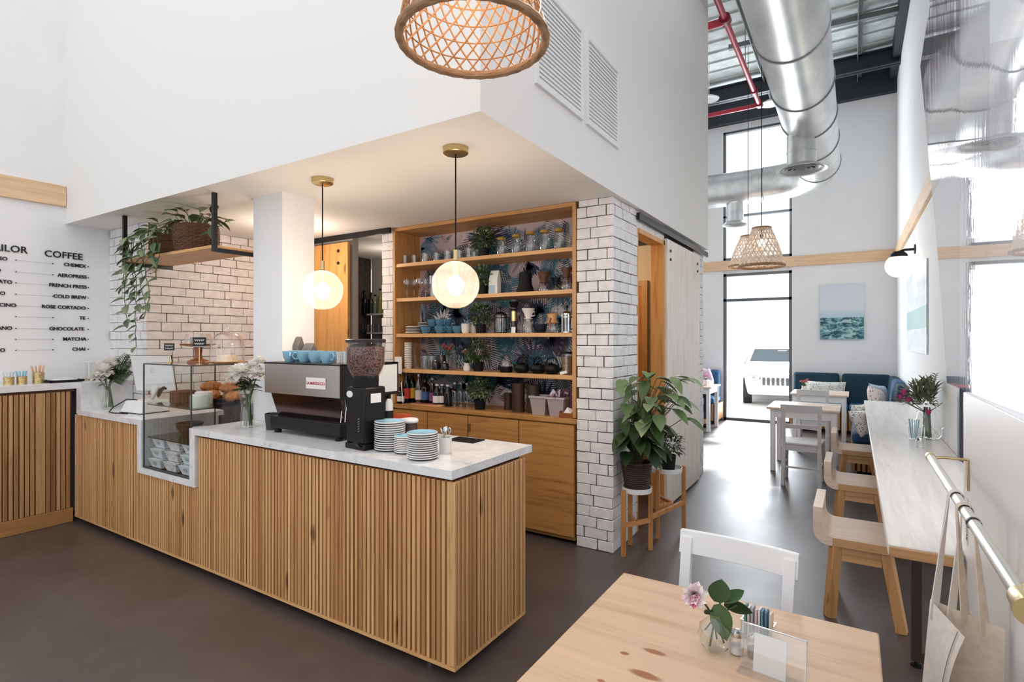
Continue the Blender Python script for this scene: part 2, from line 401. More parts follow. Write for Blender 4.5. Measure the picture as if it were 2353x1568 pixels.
# ---------------------------------------------------------------- the setting
XL, XR, YB, ZC = -5.99, .60, 11.0, 2.58
struct('floor', MB().box(-7, 5, -3.5, 11.1, -.06, 0), concrete, smooth=False)
struct('wall_left', MB().box(XL - .12, XL, -.9, 2.36, 0, 6.1), white_wall, smooth=False)
struct('wall_back', MB().box(-6.6, -2.12, YB, YB + .16, 0, 6.1).box(-.945, 3.4, YB, YB + .16, 0, 6.1).box(-2.12, -.945, YB, YB + .16, 5.5, 6.1).box(-2.12, -.945, YB + .02, YB + .16, 2.79, 3.05), white_wall, smooth=False)
struct('wall_right', MB().box(XR, XR + .15, 4.66, YB, 0, 6.1), white_wall, smooth=False)
struct('wall_bulkhead', MB().box(XL - .1, -1.43, 2.01, 6.55, ZC, 6.1), warm_ceiling, smooth=False)
struct('wall_column', MB().box(-3.72, -3.38, 2.37, 2.635, 0, ZC), white_wall, smooth=False)
# whitewashed brick: courses laid over a dark core
b = MB(); b.box(-6.1, -5.288, 2.362, 5.0, 0, ZC)
b.cur = 1
brick_panel(b, XL, -5.274, .9, ZC, lambda a, c, z0, z1, t: b.box(a, c, 2.362 - t, 2.37, z0, z1), .19, .08, 3, .006)
brick_panel(b, 2.36, 3.7, .9, ZC, lambda a, c, z0, z1, t: b.box(-5.29, -5.288 + t, a, c, z0, z1), .19, .08, 4, .008)
struct('wall_brick_corner', b, [grout, brick_white], bev=.003)
b = MB(); b.box(-1.757, -1.482, 3.722, 4.24, 0, ZC).box(-1.572, -1.482, 4.96, 6.5, 0, ZC).box(-1.757, -1.482, 4.24, 4.96, 2.42, ZC)
b.cur = 1
brick_panel(b, -1.757, -1.468, 0, ZC, lambda a, c, z0, z1, t: b.box(a, c, 3.722 - t, 3.73, z0, z1), .165, .079, 11, .009)
brick_panel(b, 3.712, 4.24, 0, ZC, lambda a, c, z0, z1, t: b.box(-1.49, -1.482 + t, a, c, z0, z1), .16, .079, 12, .009)
brick_panel(b, 4.24, 4.96, 2.42, ZC, lambda a, c, z0, z1, t: b.box(-1.49, -1.482 + t, a, c, z0, z1), .16, .079, 13, .008)
brick_panel(b, 6.06, 6.5, 0, ZC, lambda a, c, z0, z1, t: b.box(-1.49, -1.482 + t, a, c, z0, z1), .16, .079, 14, .008)
struct('wall_brick_pier', b, [grout, brick_white], bev=.003)
b = MB(); b.box(-3.78, -3.64, 3.722, 5.0, 0, ZC); b.cur = 1
brick_panel(b, -3.78, -3.64, .8, ZC, lambda a, c, z0, z1, t: b.box(a, c, 3.722 - t, 3.73, z0, z1), .19, .079, 21)
struct('wall_brick_strip', b, [grout, brick_white], bev=.003)
kitchen_paint = plain('kitchen_paint', rgb(188, 180, 174), .7)
struct('wall_kitchen', MB().box(-5.28, -3.6, 5.0, 5.1, 0, ZC).box(-3.64, -3.6, 4.16, 5.6, 0, ZC).box(-5.28, -4.2, 3.73, 3.8, 0, ZC), kitchen_paint, smooth=False)
struct('wall_passage', MB().box(-3.6, -1.575, 5.6, 5.64, 0, ZC).box(-3.6, -1.758, 4.12, 4.16, 0, ZC), plain('passage_paint', rgb(236, 214, 184), .7), smooth=False)
struct('wall_bar_end', MB().box(-6.5, -1.49, 6.5, 6.55, 0, ZC), white_wall, smooth=False)
LOWX = .35
struct('wall_low', MB().box(LOWX, LOWX + .1, -.6, 2.65, 0, 1.35), white_paint, smooth=False, bev=.004)
struct('trim_screen_post', MB().box(.585, XR + .15, 4.575, 4.655, 0, 1.225), plain('dark_post', rgb(38, 42, 56), .4), smooth=False)
struct('trim_left', MB().box(XL, XL + .03, -.9, 2.008, 2.73, 2.912), trim_oak_y, bev=.003)
struct('trim_back', MB().box(-5.5, XR - .03, YB - .035, YB, 2.85, 3.035), trim_oak, bev=.004)
struct('trim_right', MB().box(XR - .03, XR, 5.2, YB - .035, 2.85, 3.035), trim_oak_y, bev=.004)
# ceiling: insulated deck, purlins, rolled beams
b = MB(); x = -6.5
b.box(-6.6, .75, 5.0, 11.1, 6.06, 6.2)
y = 5.1
while y < 11: b.box(-6.6, .75, y, y + .03, 6.035, 6.07); y += .32
struct('ceiling', b, deck, smooth=False)
def ibeam(y, z0, z1):
    return MB().box(-6.6, XR, y - .07, y + .07, z0, z0 + .02).box(-6.6, XR, y - .07, y + .07, z1 - .02, z1).box(-6.6, XR, y - .01, y + .01, z0, z1)
for y, z0, z1 in ((10.1, 5.72, 5.98), (6.4, 5.75, 6.0)):
    o = struct('trim_beam', ibeam(y, z0, z1), dark_beam, smooth=False)
struct('trim_wall_plate', MB().box(-6.6, XR, YB - .12, YB, 5.62, 6.06).box(XR - .1, XR, 5.0, YB, 5.8, 6.06), dark_beam, smooth=False)
for x in (.08, -1.25, -2.6):
    struct('trim_purlin', MB().box(x - .03, x + .03, 5.0, YB, 5.96, 6.03).box(x - .035, x - .025, 5.0, YB, 5.88, 6.0), purlin_grey, smooth=False)
struct('trim_cross_purlin', MB().bar((-1.6, 8.7, 5.94), (XR, 8.9, 5.94), .07), purlin_grey, smooth=False)
# back door with fixed light, clerestory window
dx0, dx1 = -2.12, -.945
frame_grey = plain('anodised_frame', rgb(104, 108, 112), .4, .6)
fr = MB().box(dx0, dx0 + .05, YB + .01, YB + .09, 0, 2.79).box(dx1 - .05, dx1, YB + .01, YB + .09, 0, 2.79).box(dx0, dx1, YB + .01, YB + .09, 2.74, 2.79).box(dx0, dx1, YB + .01, YB + .09, 2.26, 2.31).box(dx0, dx1, YB + .01, YB + .09, 0, .05)
d1 = struct('door_1', fr, frame_grey, smooth=False)
ob('pane', MB().box(dx0 + .05, dx1 - .05, YB + .045, YB + .055, .05, 2.26), pane, d1, smooth=False)
ob('transom_pane', MB().box(dx0 + .05, dx1 - .05, YB + .045, YB + .055, 2.31, 2.74), pane, d1, smooth=False)
ob('door_handle', MB().tube([(dx1 - .075, YB, 1.33), (dx1 - .075, YB - .05, 1.33), (dx1 - .22, YB - .05, 1.33)], .01), steel, d1)
fr = MB().box(dx0, dx0 + .04, YB + .01, YB + .09, 3.05, 5.5).box(dx1 - .04, dx1, YB + .01, YB + .09, 3.05, 5.5).box(dx0, dx1, YB + .01, YB + .09, 5.46, 5.5).box(dx0, dx1, YB + .01, YB + .09, 3.86, 3.9).box(dx0, dx1, YB + .01, YB + .09, 3.05, 3.09)
w1 = struct('window_1', fr, frame_grey, smooth=False)
ob('pane', MB().box(dx0 + .04, dx1 - .04, YB + .045, YB + .055, 3.09, 5.46), pane, w1, smooth=False)
# passage doorway in the brick pier: pine frame, and the door seen beyond it
struct('trim_doorway', MB().box(-1.575, -1.455, 4.90, 4.965, 0, 2.44).box(-1.75, -1.47, 4.24, 4.26, 0, 2.42).box(-1.575, -1.455, 4.24, 4.965, 2.40, 2.44), door_wood, bev=.003)
dd = struct('door_2', MB().box(-2.60, -1.88, 5.555, 5.598, 0, 2.10), wood('orange_pine', rgb(214, 134, 60), rgb(186, 104, 40), KNOT, 2, 0, .3), bev=.004)
ob('door_frame', MB().box(-1.88, -1.82, 5.545, 5.598, 0, 2.16).box(-2.66, -2.60, 5.545, 5.598, 0, 2.16).box(-2.60, -1.88, 5.545, 5.598, 2.10, 2.16), door_wood, dd)
bulb_light('passage_fill', (-2.1, 4.75, 2.35), 10, (1, .82, .6), .1)  # unseen source added to warm the passage
bulb_light('counter_fill', (-4.25, 3.1, 2.25), 17, (1, .83, .68), .12)  # added light, hidden by the column, warms the brick wall
t = T('added_ceiling_lamp', 'added small round brass ceiling lamp, unseen behind the white column', 'ceiling lamp', (-4.25, 3.1, ZC)); ob('base', MB().cyl((0, 0, 0), .05, -.02, 0, 20), brass, t); ob('shade', MB().lathe([(.04, -.02), (.09, -.05), (.09, -.055), (.036, -.024)], 24, cap=False), brass, t)  # invented fixture to go with the added light
bulb_light('kitchen_fill', (-4.5, 4.5, 2.3), 5, (1, .86, .7), .15)  # unseen source added to brighten the back kitchen
# sliding doors on black tracks
t = T('sliding_door', 'whitewashed plank sliding door hanging along the corridor side of the bar', 'door', (-1.432, 5.55, 0))
ob('door_panel', MB().box(-.03, .0, -.62, .61, .02, 2.46), white_oak, t, bev=.003)
bo = MB()
for y in (-.52, .5):
    for z in (2.36, 2.28): bo.at((.0, y, z), (0, R(90), 0)).cyl((0, 0, 0), .014, 0, .008, 10)
ob('bolt', bo, black_metal, t)
t = tag(ob('door_track', MB().box(-1.462, -1.44, 4.2, 6.6, 2.5, 2.555).box(-1.482, -1.46, 4.3, 4.34, 2.51, 2.545).box(-1.482, -1.46, 6.3, 6.34, 2.51, 2.545), black_metal, smooth=False), 'black steel track over the whitewashed sliding door', 'track')
t = T('barn_door', 'knotty golden pine barn door behind the white column', 'door', (-4.62, 3.69, 0))
ob('door_panel', MB().box(-.46, -.2, -.035, 0, .02, 2.5).box(-.2, .05, -.034, 0, .02, 2.5).box(.05, .43, -.035, 0, .02, 2.5), door_wood, t, bev=.003)
bo = MB()
for z in (2.42, 2.3): bo.at((.30, -.035, z), (R(90), 0, 0)).cyl((0, 0, 0), .016, 0, .008, 10)
ob('bolt', bo, black_metal, t)
tag(ob('door_track', MB().box(-5.2, -3.63, 3.655, 3.68, 2.53, 2.578), black_metal, smooth=False), 'black steel track above the knotty pine barn door', 'track')
# louvred vents on the bulkhead
for lab, y0, y1, z0, z1 in (('larger white louvred vent nearest the rattan lamp', 2.50, 3.085, 2.9, 3.46), ('white louvred vent on the bulkhead, second from the rattan lamp', 3.14, 3.69, 2.9, 3.46)):
    t = T('louvre_vent', lab, 'vent', (-1.43, (y0 + y1) / 2, z0), group='louvred vents')
    h = z1 - z0; w = (y1 - y0) / 2
    ob('frame', MB().box(0, .018, -w, -w + .025, 0, h).box(0, .018, w - .025, w, 0, h).box(0, .018, -w + .025, w - .025, 0, .025).box(0, .018, -w + .025, w - .025, h - .025, h), white_paint, t, smooth=False)
    m = MB(); k = 20
    for i in range(k):
        z = .03 + (h - .06) * (i + .5) / k
        m.at((.008, 0, z), (0, R(74), 0)).box(-.016, .015, -w + .025, w - .025, -.0018, .0018)
    ob('slats', m, white_paint, t, smooth=False)
    ob('backing', MB().box(.0005, .002, -w + .025, w - .025, .025, h - .025), plain('vent_shadow_gap', rgb(150, 150, 150), .8), t, smooth=False)

# ---------------------------------------------------------------- service counter
def slats(x0, x1, z0, z1, pitch=.0305, w=.0195, d=.022):
    m = MB(); n = max(1, round((x1 - x0) / pitch)); p = (x1 - x0) / n
    for i in range(n):
        c = x0 + p * (i + .5); m.box(c - w / 2, c + w / 2, -d, 0, z0, z1)
    return m
TOP = .955
ct = T('service_counter', 'long bar counter clad in cedar slats with a corner towards the camera', 'counter', (-1.545, 1.965, 0))
ob('carcass', MB().box(-4.05, -.02, .008, .60, .055, .61).box(-4.05, -2.93, .008, .6, .61, .9).box(-2.13, -.02, .008, .60, .61, .912), slat_back, ct, smooth=False)
ob('slat_front', slats(-2.12, .0, .062, .9), slat_wood, ct, bev=.002, label='slatted front under the espresso machine')
ob('slat_front', slats(-2.92, -2.12, .062, .562, .0262, .0165), slat_wood, ct, bev=.002, label='short slatted front under the glass case')
ob('slat_front', slats(-4.055, -2.93, .062, .91, .0262, .0165), slat_wood, ct, bev=.002, label='slatted front left of the glass case')
m = MB()
for i in range(20):
    c = .012 + .0305 * i; m.box(0, .022, c - .0098, c + .0098, .062, .9)
ob('slat_end', m, slat_wood, ct, bev=.002)
ob('corner_post', MB().box(-.012, .022, -.022, -.004, .062, .9), slat_wood, ct, bev=.004)
ob('bottom_rail', MB().box(-4.055, .022, -.022, .008, .045, .062).box(-.02, .022, .008, .6, .045, .062), shelf_wood, ct, smooth=False)
for x, y in ((-.18, .06), (-2.1, .06), (-3.7, .06), (-.18, .5), (-2.1, .5), (-3.7, .5)):
    ob('caster', MB().at((x, y, .022), (0, R(90), 0)).cyl((0, 0, 0), .022, -.012, .012, 14).at().box(x - .016, x + .016, y - .018, y + .018, .036, .055), chrome, ct)
m = MB()
m.box(-5.60, -5.27, 1.955, 2.345, .915, TOP).box(-5.50, -5.27, 1.93, 1.955, .915, TOP).box(-5.27, -4.467, 1.93, 2.58, .915, TOP)           # low run, left
m.box(-4.467, -4.405, 1.93, 2.5, .567, TOP).box(-3.745, -3.68, 1.93, 2.5, .567, TOP)             # cheeks of the niche
m.box(-4.405, -3.745, 1.93, 2.5, .567, .61)
m.box(-3.68, -3.385, 1.93, 2.365, .915, TOP).box(-3.385, -1.53, 1.93, 2.65, .915, TOP)
tag(ob('marble_worktop', m, marble, smooth=False), 'white marble worktop running along the slatted bar and framing the glass case', 'worktop')
# side counter along the menu wall
sc = T('side_counter', 'dark slatted side counter under the menu wall', 'counter', (-5.62, 1.95, 0))
ob('carcass', MB().box(-.35, -.02, -2.2, -.012, .1, 1.125), slat_back, sc, smooth=False)
m = MB(); y = -.03
for i in range(60):
    w = .062 if i == 5 else .026
    m.box(-.02, .0, y - w, y, .12, 1.105); y -= w + .0075
    if y < -2.15: break
ob('slat_front', m, slat_dark, sc, bev=.002)
ob('plinth', MB().box(-.35, .012, -2.2, -.012, 0, .118), wood('plinth_pine', rgb(176, 128, 78), rgb(140, 96, 54), KNOT, 1, 0, .3), sc, bev=.004)
ob('top_rail', MB().box(-.02, -.006, -2.2, .0, 1.1, 1.125), slat_back, sc, smooth=False)
tag(ob('marble_side_top', MB().box(-5.985, -5.60, -.25, 2.345, 1.127, 1.178).box(-5.6, -5.505, 1.955, 2.345, TOP, 1.178), marble, bev=.002, smooth=False), 'marble top of the side counter under the menu, with a block end', 'worktop')
# glass display case
cx0, cx1, cy0, cy1, cz0, cz1 = -4.40, -3.75, 1.945, 2.47, .611, 1.365
ds = T('display_case', 'glass pastry display case let into the marble counter', 'display case', ((cx0 + cx1) / 2, cy0, cz0))
hw = (cx1 - cx0) / 2; hh = cz1 - cz0; dp = cy1 - cy0
ob('front_pane', MB().box(-hw, hw, 0, .005, 0, hh), pane, ds, smooth=False)
ob('left_pane', MB().box(-hw, -hw + .005, .005, dp, 0, hh), pane, ds, smooth=False)
ob('right_pane', MB().box(hw - .005, hw, .005, dp, 0, hh), pane, ds, smooth=False)
ob('top_pane', MB().box(-hw, hw, 0, dp, hh, hh + .006), pane, ds, smooth=False)
e = MB()
for s in (-1, 1):
    e.bar((s * hw, 0, 0), (s * hw, 0, hh), .008).bar((s * hw, dp, 0), (s * hw, dp, hh), .008).bar((s * hw, 0, hh + .003), (s * hw, dp, hh + .003), .008)
e.bar((-hw, 0, hh + .003), (hw, 0, hh + .003), .008).bar((-hw, dp, hh + .003), (hw, dp, hh + .003), .008).bar((-hw, -.002, .004), (hw, -.002, .004), .012)
ob('edge_trim', e, plain('dark_seam', rgb(62, 66, 62), .4), ds, smooth=False)
S1, S2 = .835 - cz0, 1.075 - cz0
for z in (S1, S2): ob('glass_shelf', MB().box(-hw + .006, hw - .006, .02, dp - .01, z - .008, z), dark_pane, ds, smooth=False)
# ---------------------------------------------------------------- on the marble bar
def flower_ball(mb, c, r, n=60, L=.5, seed=1):
    rg = random.Random(seed); c = Vector(c)
    for i in range(n):
        z = 1 - 1.55 * (i + .5) / n; a = i * 2.4; q = math.sqrt(max(0, 1 - z * z)); d = Vector((q * math.cos(a), q * math.sin(a), z))
        mb.leaf(c + d * r * .35, d + Vector((rg.uniform(-.4, .4), rg.uniform(-.4, .4), rg.uniform(-.1, .4))), r * .75, r * .85, (0, 0, 1), .22, .1, 3)
def vase_lathe(p): return MB().lathe(p, 28, cap=False).lathe([(0.0001, p[0][1] + .002), (p[0][0], p[0][1] + .002)], 28, cap=False)
# espresso machine: its polished back faces the room
MY = 2.12
mxl, mxr = atY(608, 832, MY)[0], atY(781, 840, MY)[0]
bl, br = atY(632, 965, MY + .03)[0], mxr - .0
em = T('espresso_machine', 'large espresso machine with polished steel back and red lettered badge', 'coffee machine', ((mxl + mxr) / 2, MY, TOP))
w = (mxr - mxl) / 2; zt = atY(608, 832, MY)[2] - TOP; zb = atY(608, 902, MY)[2] - TOP
ob('back_panel', MB().box(-w, w, 0, .012, zb, zt - .008), steel, em, bev=.002)
ob('top_tray', MB().box(-w - .004, w + .004, -.004, .47, zt - .008, zt), black_metal, em, bev=.002)
ob('body', MB().box(-w + .004, w - .004, .012, .47, zb, zt - .008), black_plastic, em, smooth=False)
sp = ob('side_panel', MB().box(w - .004, w + .004, .0, .47, zb - .01, zt), black_metal, em, bev=.002)
ob('inlay', MB().box(w + .004, w + .006, .20, .455, zb + .01, zt - .015), white_paint, sp, smooth=False, label='white side inlay')
bw = w - .045
m = MB().add([(-w + .05, .012, zb), (w - .012, .012, zb), (w - .012, .045, .105), (-w + .075, .045, .105), (-w + .05, .40, zb), (w - .012, .40, zb), (w - .012, .40, .105), (-w + .075, .40, .105)],
             [(0, 3, 2, 1), (4, 5, 6, 7), (0, 4, 7, 3), (1, 2, 6, 5), (0, 1, 5, 4), (3, 7, 6, 2)])
ob('splash_panel', m, mirror_steel, em, smooth=False, label='polished lower back panel')
ob('base', MB().box(-w + .055, w, .0, .47, .03, .106), black_plastic, em, bev=.006)
for x in (-w + .09, w - .05):
    for y in (.035, .43): ob('foot', MB().cyl((x, y, 0), .022, 0, .03, 14), matte_black, em)
for k in (0, .022, .044): ob('steam_pipe', MB().tube([(w - .02 + k * .5, .02 + k, zb + .01), (w - .02 + k * .5, .035 + k, zb - .06), (w - .02 + k * .5, .025 + k, .11)], .005), chrome, em)
q0, q1 = atY(697, 868, MY), atY(757, 895, MY); cx = (q0[0] + q1[0]) / 2 - (mxl + mxr) / 2; cz = (q0[2] + q1[2]) / 2 - TOP
bd = ob('badge', MB().box(cx - .088, cx + .088, -.004, .0, cz - .033, cz + .033), white_china, em, smooth=False, label='white badge with red lettering')
text('lettering', 'LA MARZOCCO', .0235, face_ny((cx, -.0045, cz - .0085)), red_ink, bd, .001, 'CENTER', .0004, .95)
# cups warming on the machine
def cup_mb(r=.043, h=.062, handle=True):
    m = MB().lathe([(.0001, 0), (r * .55, 0), (r * .62, .006), (r * .9, h * .45), (r, h), (r * .94, h), (r * .82, h * .45), (.0001, .012)], 22, cap=False)
    return m
def handle_mb(r=.043, h=.062): return MB().tube([(r * .82, 0, h * .82), (r * 1.3, 0, h * .86), (r * 1.55, 0, h * .6), (r * 1.3, 0, h * .32), (r * .75, 0, h * .34)], .005, 8)
def cup(label, cat='cup', r=.043, h=.062, m=blue_china, name='coffee_cup'):
    t = T(name, label, cat); ob('bowl', cup_mb(r, h), m, t); ob('handle', handle_mb(r, h), m, t); return t
MT = zt + TOP
spots = []
for i, (px, yy, rz) in enumerate(((666, MY + .07, -.6), (699, MY + .09, -2.4), (725, MY + .08, .9), (752, MY + .05, -.1), (680, MY + .2, .3), (706, MY + .21, 1.2), (731, MY + .2, .2), (759, MY + .19, .5))):
    lab = 'blue glazed cup on the espresso machine, %s from the left in the %s row' % (ORD[i % 4], 'front' if i < 4 else 'rear')
    spots.append(((atY(px, 800, yy)[0], yy, MT), rz, lab))
repeat(cup('x', r=.045, h=.07), spots, 'blue cups on the espresso machine')
tum = lambda r, h: MB().lathe([(.0001, .003), (r * .82, .003), (r * .82, 0), (r * .86, 0), (r, h), (r * .96, h), (r * .8, .008)], 18, cap=False)
g = tag(ob('espresso_glass', tum(.026, .072), jar_glass), 'x', 'glass')
spots = []
for i, (px, yy) in enumerate(((781, MY + .06), (796, MY + .06), (786, MY + .15), (800, MY + .16))):
    spots.append(((atY(px, 800, yy)[0], yy, MT), 0, 'small clear glass on the espresso machine, %s' % ('front left', 'front right, by the bean hopper', 'rear left', 'rear right')[i]))
repeat(g, spots, 'espresso glasses on the machine')
def coffee_bag(name, label, w, d, h, m, band):
    t = T(name, label, 'bag')
    ob('pouch', MB().add([(-w, -d, 0), (w, -d, 0), (w, d, 0), (-w, d, 0), (-w * .96, -d, h * .6), (w * .96, -d, h * .6), (w * .96, d, h * .6), (-w * .96, d, h * .6), (-w * .93, -.006, h * .93), (w * .93, -.006, h * .93), (w * .93, .006, h), (-w * .93, .006, h)],
       [(0, 3, 2, 1), (0, 1, 5, 4), (2, 3, 7, 6), (1, 2, 6, 5), (3, 0, 4, 7), (4, 5, 9, 8), (6, 7, 11, 10), (5, 6, 10, 9), (7, 4, 8, 11), (8, 9, 10, 11)]), m, t, bev=.004)
    if band: ob('band', MB().box(-w * 1.005, w * 1.005, -d - .002, -d + .001, .012, .04), band, t, smooth=False)
    return t
grey_foil = mottled('grey_foil', rgb(92, 88, 88), rgb(116, 112, 112), 20, .5)
t = coffee_bag('coffee_bag', 'taller grey coffee bag with a red and white band behind the blue cups', .052, .03, .165, grey_foil, plain('band_pink', rgb(220, 120, 130), .6)); t.location = (atY(682, 800, MY + .36)[0], MY + .36, MT)
t = coffee_bag('coffee_bag', 'shorter grey coffee bag beside the taller one behind the blue cups', .048, .03, .12, grey_foil, None); t.location = (atY(711, 800, MY + .37)[0], MY + .37, MT)
kb = T('knock_box', 'dark grey round knock box left of the espresso machine', 'box', (atY(627, 960, 2.2)[0], 2.2, TOP))
ob('bin', MB().lathe([(.04, 0), (.047, .06), (.05, .105), (.044, .105), (.04, .02), (.001, .02)], 20), plain('dark_rubber', rgb(52, 54, 56), .6), kb)
ob('bar', MB().tube([(-.046, 0, .1), (.046, 0, .1)], .008), matte_black, kb)
# grinder
gr = T('coffee_grinder', 'black coffee grinder with a clear hopper full of beans', 'grinder', (-2.268, 2.105, TOP), R(-4))
ob('body', MB().box(-.078, .078, -.07, .075, .03, .335), black_plastic, gr, bev=.01)
ob('base', MB().box(-.082, .082, -.075, .08, 0, .032), black_plastic, gr, bev=.006)
ob('neck', MB().cyl((0, 0, 0), .07, .335, .395, 24), matte_black, gr)
ob('hopper', MB().lathe([(.07, .385), (.085, .415), (.102, .46), (.105, .58)], 32, cap=False), thin_glass('hopper_plastic', (.95, .93, .93, 1), 1.45, .03, 1.2), gr)
o = ob('beans', MB().lathe([(.0001, .392), (.066, .392), (.081, .417), (.098, .46), (.1, .55), (.06, .568), (.0001, .56)], 32, cap=False), beans, gr); o['kind'] = 'stuff'
ob('lid', MB().lathe([(.107, .575), (.109, .59), (.1, .594), (.0001, .594)], 32), plain('smoked_lid', rgb(40, 34, 34), .3), gr)
ob('maker_plate', MB().at((-.045, -.0705, .295), (R(90), 0, 0), (1, .7, 1)).cyl((0, 0, 0), .026, 0, .002, 24), white_china, gr, label='white oval plate')
ob('sticker', MB().box(.0785, .0797, -.03, .04, .25, .3), paper_white, gr, smooth=False, label='white paper sticker')
m = MB()
for i in range(6): m.at((.03, -.071, .10 + i * .013), (0, R(-30), 0)).box(-.008, .008, -.001, .001, -.002, .002)
ob('vent', m, steel, gr, smooth=False)
ob('fork', MB().bar((.05, -.075, .02), (.07, -.12, .05), .012).bar((.05, -.12, .05), (.09, -.12, .05), .008), black_metal, gr)
# saucer stacks
def saucer_proto(r):
    m = MB(); m.cur = 0; m.lathe([(.0001, .001), (r * .5, .001), (r * .56, .002)], 30, cap=False); m.cur = 2
    m.lathe([(r * .56, .002), (r * .97, .0085)], 30, cap=False); m.cur = 0; m.lathe([(r * .97, .0085), (r, .0125), (r * .97, .0145)], 30, cap=False)
    m.cur = 1; m.lathe([(r * .97, .0145), (r * .6, .006), (.0001, .005)], 30, cap=False)
    return tag(ob('saucer', m, [white_china, blue_china, navy_glaze]), 'x', 'saucer')
for nm, (x, y), r, n, top in (('tall stack behind the other two', (-2.115, 2.135), .083, 13, 1.11), ('low middle stack', (-1.985, 2.12), .062, 9, 1.045), ('stack nearest the counter end', (-1.818, 2.06), .077, 12, 1.087)):
    p = (top - TOP - .014) / (n - 1)
    spots = [((x + rnd(-.0015, .0015), y + rnd(-.0015, .0015), TOP + i * p), rnd(0, 3), 'white rimmed blue saucer, %s from the bottom of the %s' % (ORD[i], nm)) for i in range(n)]
    repeat(saucer_proto(r), spots, 'saucers in the ' + nm)
sx, sy = -1.80, 2.215
tag(ob('spoon_cup', MB().lathe([(.0001, 0), (.024, 0), (.03, .02), (.036, .085), (.033, .085), (.026, .01), (.0001, .01)], 22, cap=False), white_china, ), 'white china cup holding teaspoons beside the saucers', 'cup').location = (sx, sy, TOP)
sp = MB().tube([(0, 0, 0), (0, 0, .07), (0, .002, .095)], [.0022, .0018, .0022], 6).at((0, .002, .11), (R(10), 0, 0), (1, .25, 1.5)).ball((0, 0, 0), .011, 10, 6)
sp = tag(ob('teaspoon', sp, chrome), 'x', 'spoon')
for i in range(5):
    o = sp if i == 0 else sp.copy()
    if i: COL.objects.link(o)
    a = i * 1.26; o.location = (sx + .012 * math.cos(a), sy + .012 * math.sin(a), TOP + .0125); o.rotation_euler = (-.14 * math.sin(a), .14 * math.cos(a), a)
    o['label'] = 'steel teaspoon standing in the white cup beside the saucers'; o['group'] = 'teaspoons in the white cup'
bx = atZ(906, 962, 1.0)
t = tag(ob('order_book', MB().box(-.085, .085, -.014, .014, 0, .118), plain('orange_cover', rgb(208, 88, 48), .55), bev=.002), 'orange book standing behind the tall saucer stack', 'book'); t.location = (atY(911, 960, 2.54)[0], 2.56, TOP); t.rotation_euler = (0, 0, .3)
t = T('sugar_jar', 'round dark jar with a white spoon lid behind the saucers', 'jar', (atY(942, 980, 2.36)[0], 2.36, TOP))
ob('bowl', MB().lathe([(.0001, 0), (.03, 0), (.043, .04), (.042, .09), (.034, .11), (.0001, .11)], 22), dark_wood, t)
ob('lid', MB().lathe([(.0001, .11), (.046, .112), (.05, .122), (.044, .134), (.0001, .14)], 24).tube([(-.04, -.01, .125), (-.13, -.04, .115)], [.008, .006], 8), white_plastic, t)
t = T('syrup_bottle', 'small white bottle with a black printed label behind the grinder', 'bottle', (atY(893, 930, 2.52)[0], 2.52, TOP))
ob('flask', MB().lathe([(.0001, 0), (.028, 0), (.028, .19), (.016, .215), (.0001, .215)], 18), white_plastic, t)
ob('cap', MB().cyl((0, 0, 0), .014, .215, .25, 14), matte_black, t)
ob('print', MB().lathe([(.0285, .03), (.0285, .14)], 18, cap=False), ink, t)
tag(ob('bar_mat', MB().at((-1.93, 2.56, TOP)).box(-.09, .1, -.06, .06, 0, .006), matte_black, bev=.002), 'black rubber bar mat at the rear edge of the marble', 'mat')
# vases of white peonies
def peony_vase(label, loc, prof, blooms, greens, fern, seed, rz=0):
    rg = random.Random(seed); h = prof[-1][1]
    t = T('flower_vase', label, 'vase', loc, rz)
    ob('glass', vase_lathe(prof), jar_glass, t)
    st = MB()
    for c, r in blooms: st.tube([(rg.uniform(-.03, .03), rg.uniform(-.03, .03), .01), (c[0] * .25, c[1] * .25, h * .8), (c[0], c[1], c[2] - .02)], .0035, 6)
    for i in range(10): st.tube([(rg.uniform(-.035, .035), rg.uniform(-.035, .035), .01), (rg.uniform(-.015, .015), rg.uniform(-.015, .015), h * .85)], .003, 5)
    ob('stems', st, stem_green, t)
    fl = MB()
    for i, (c, r) in enumerate(blooms): flower_ball(fl, c, r, 46, seed=seed + i)
    ob('blooms', fl, petal_white, t)
    lf = MB()
    for i in range(greens):
        a = rg.uniform(0, 2 * PI); lf.leaf((.02 * math.cos(a), .02 * math.sin(a), h + rg.uniform(-.02, .06)), (math.cos(a), math.sin(a), rg.uniform(-.1, .9)), rg.uniform(.06, .12), rg.uniform(.03, .05))
    if fern:
        for fd in fern:
            d = Vector(fd).normalized(); sd = d.cross(Vector((-.85, .5, 0))).normalized(); L = Vector(fd).length
            for i in range(16):
                t0 = .15 + .85 * i / 16; p = Vector((0, 0, h)) + d * (L * t0)
                for s in (-1, 1): lf.leaf(p, d * .7 + sd * s, .11 * (1.05 - t0 * .75), .016, (0, -1, .2), .1, .02, 2)
            lf.tube([(0, 0, h - .03), Vector((0, 0, h)) + d * L], .003, 5)
    ob('foliage', lf, leaf_dark, t)
    return t
PV = [(.048, 0), (.052, .02), (.05, .07), (.038, .12), (.035, .16), (.042, .205), (.05, .225)]
px = atZ(252, 934, TOP)
peony_vase('glass vase of white peonies with a dark fern, left end of the bar', (-5.395, 2.11, TOP), PV, [((-.05, -.02, .33), .085), ((.05, -.05, .32), .075), ((.0, .03, .38), .07), ((-.0, -.07, .28), .07), ((.04, .03, .36), .05)], 14, [(.13, .12, .2), (.1, .10, .24), (.16, .1, .1), (.02, .05, .2), (.12, .07, .15)], 5)
PV2 = [(.05, 0), (.046, .05), (.042, .14), (.05, .2), (.064, .265)]
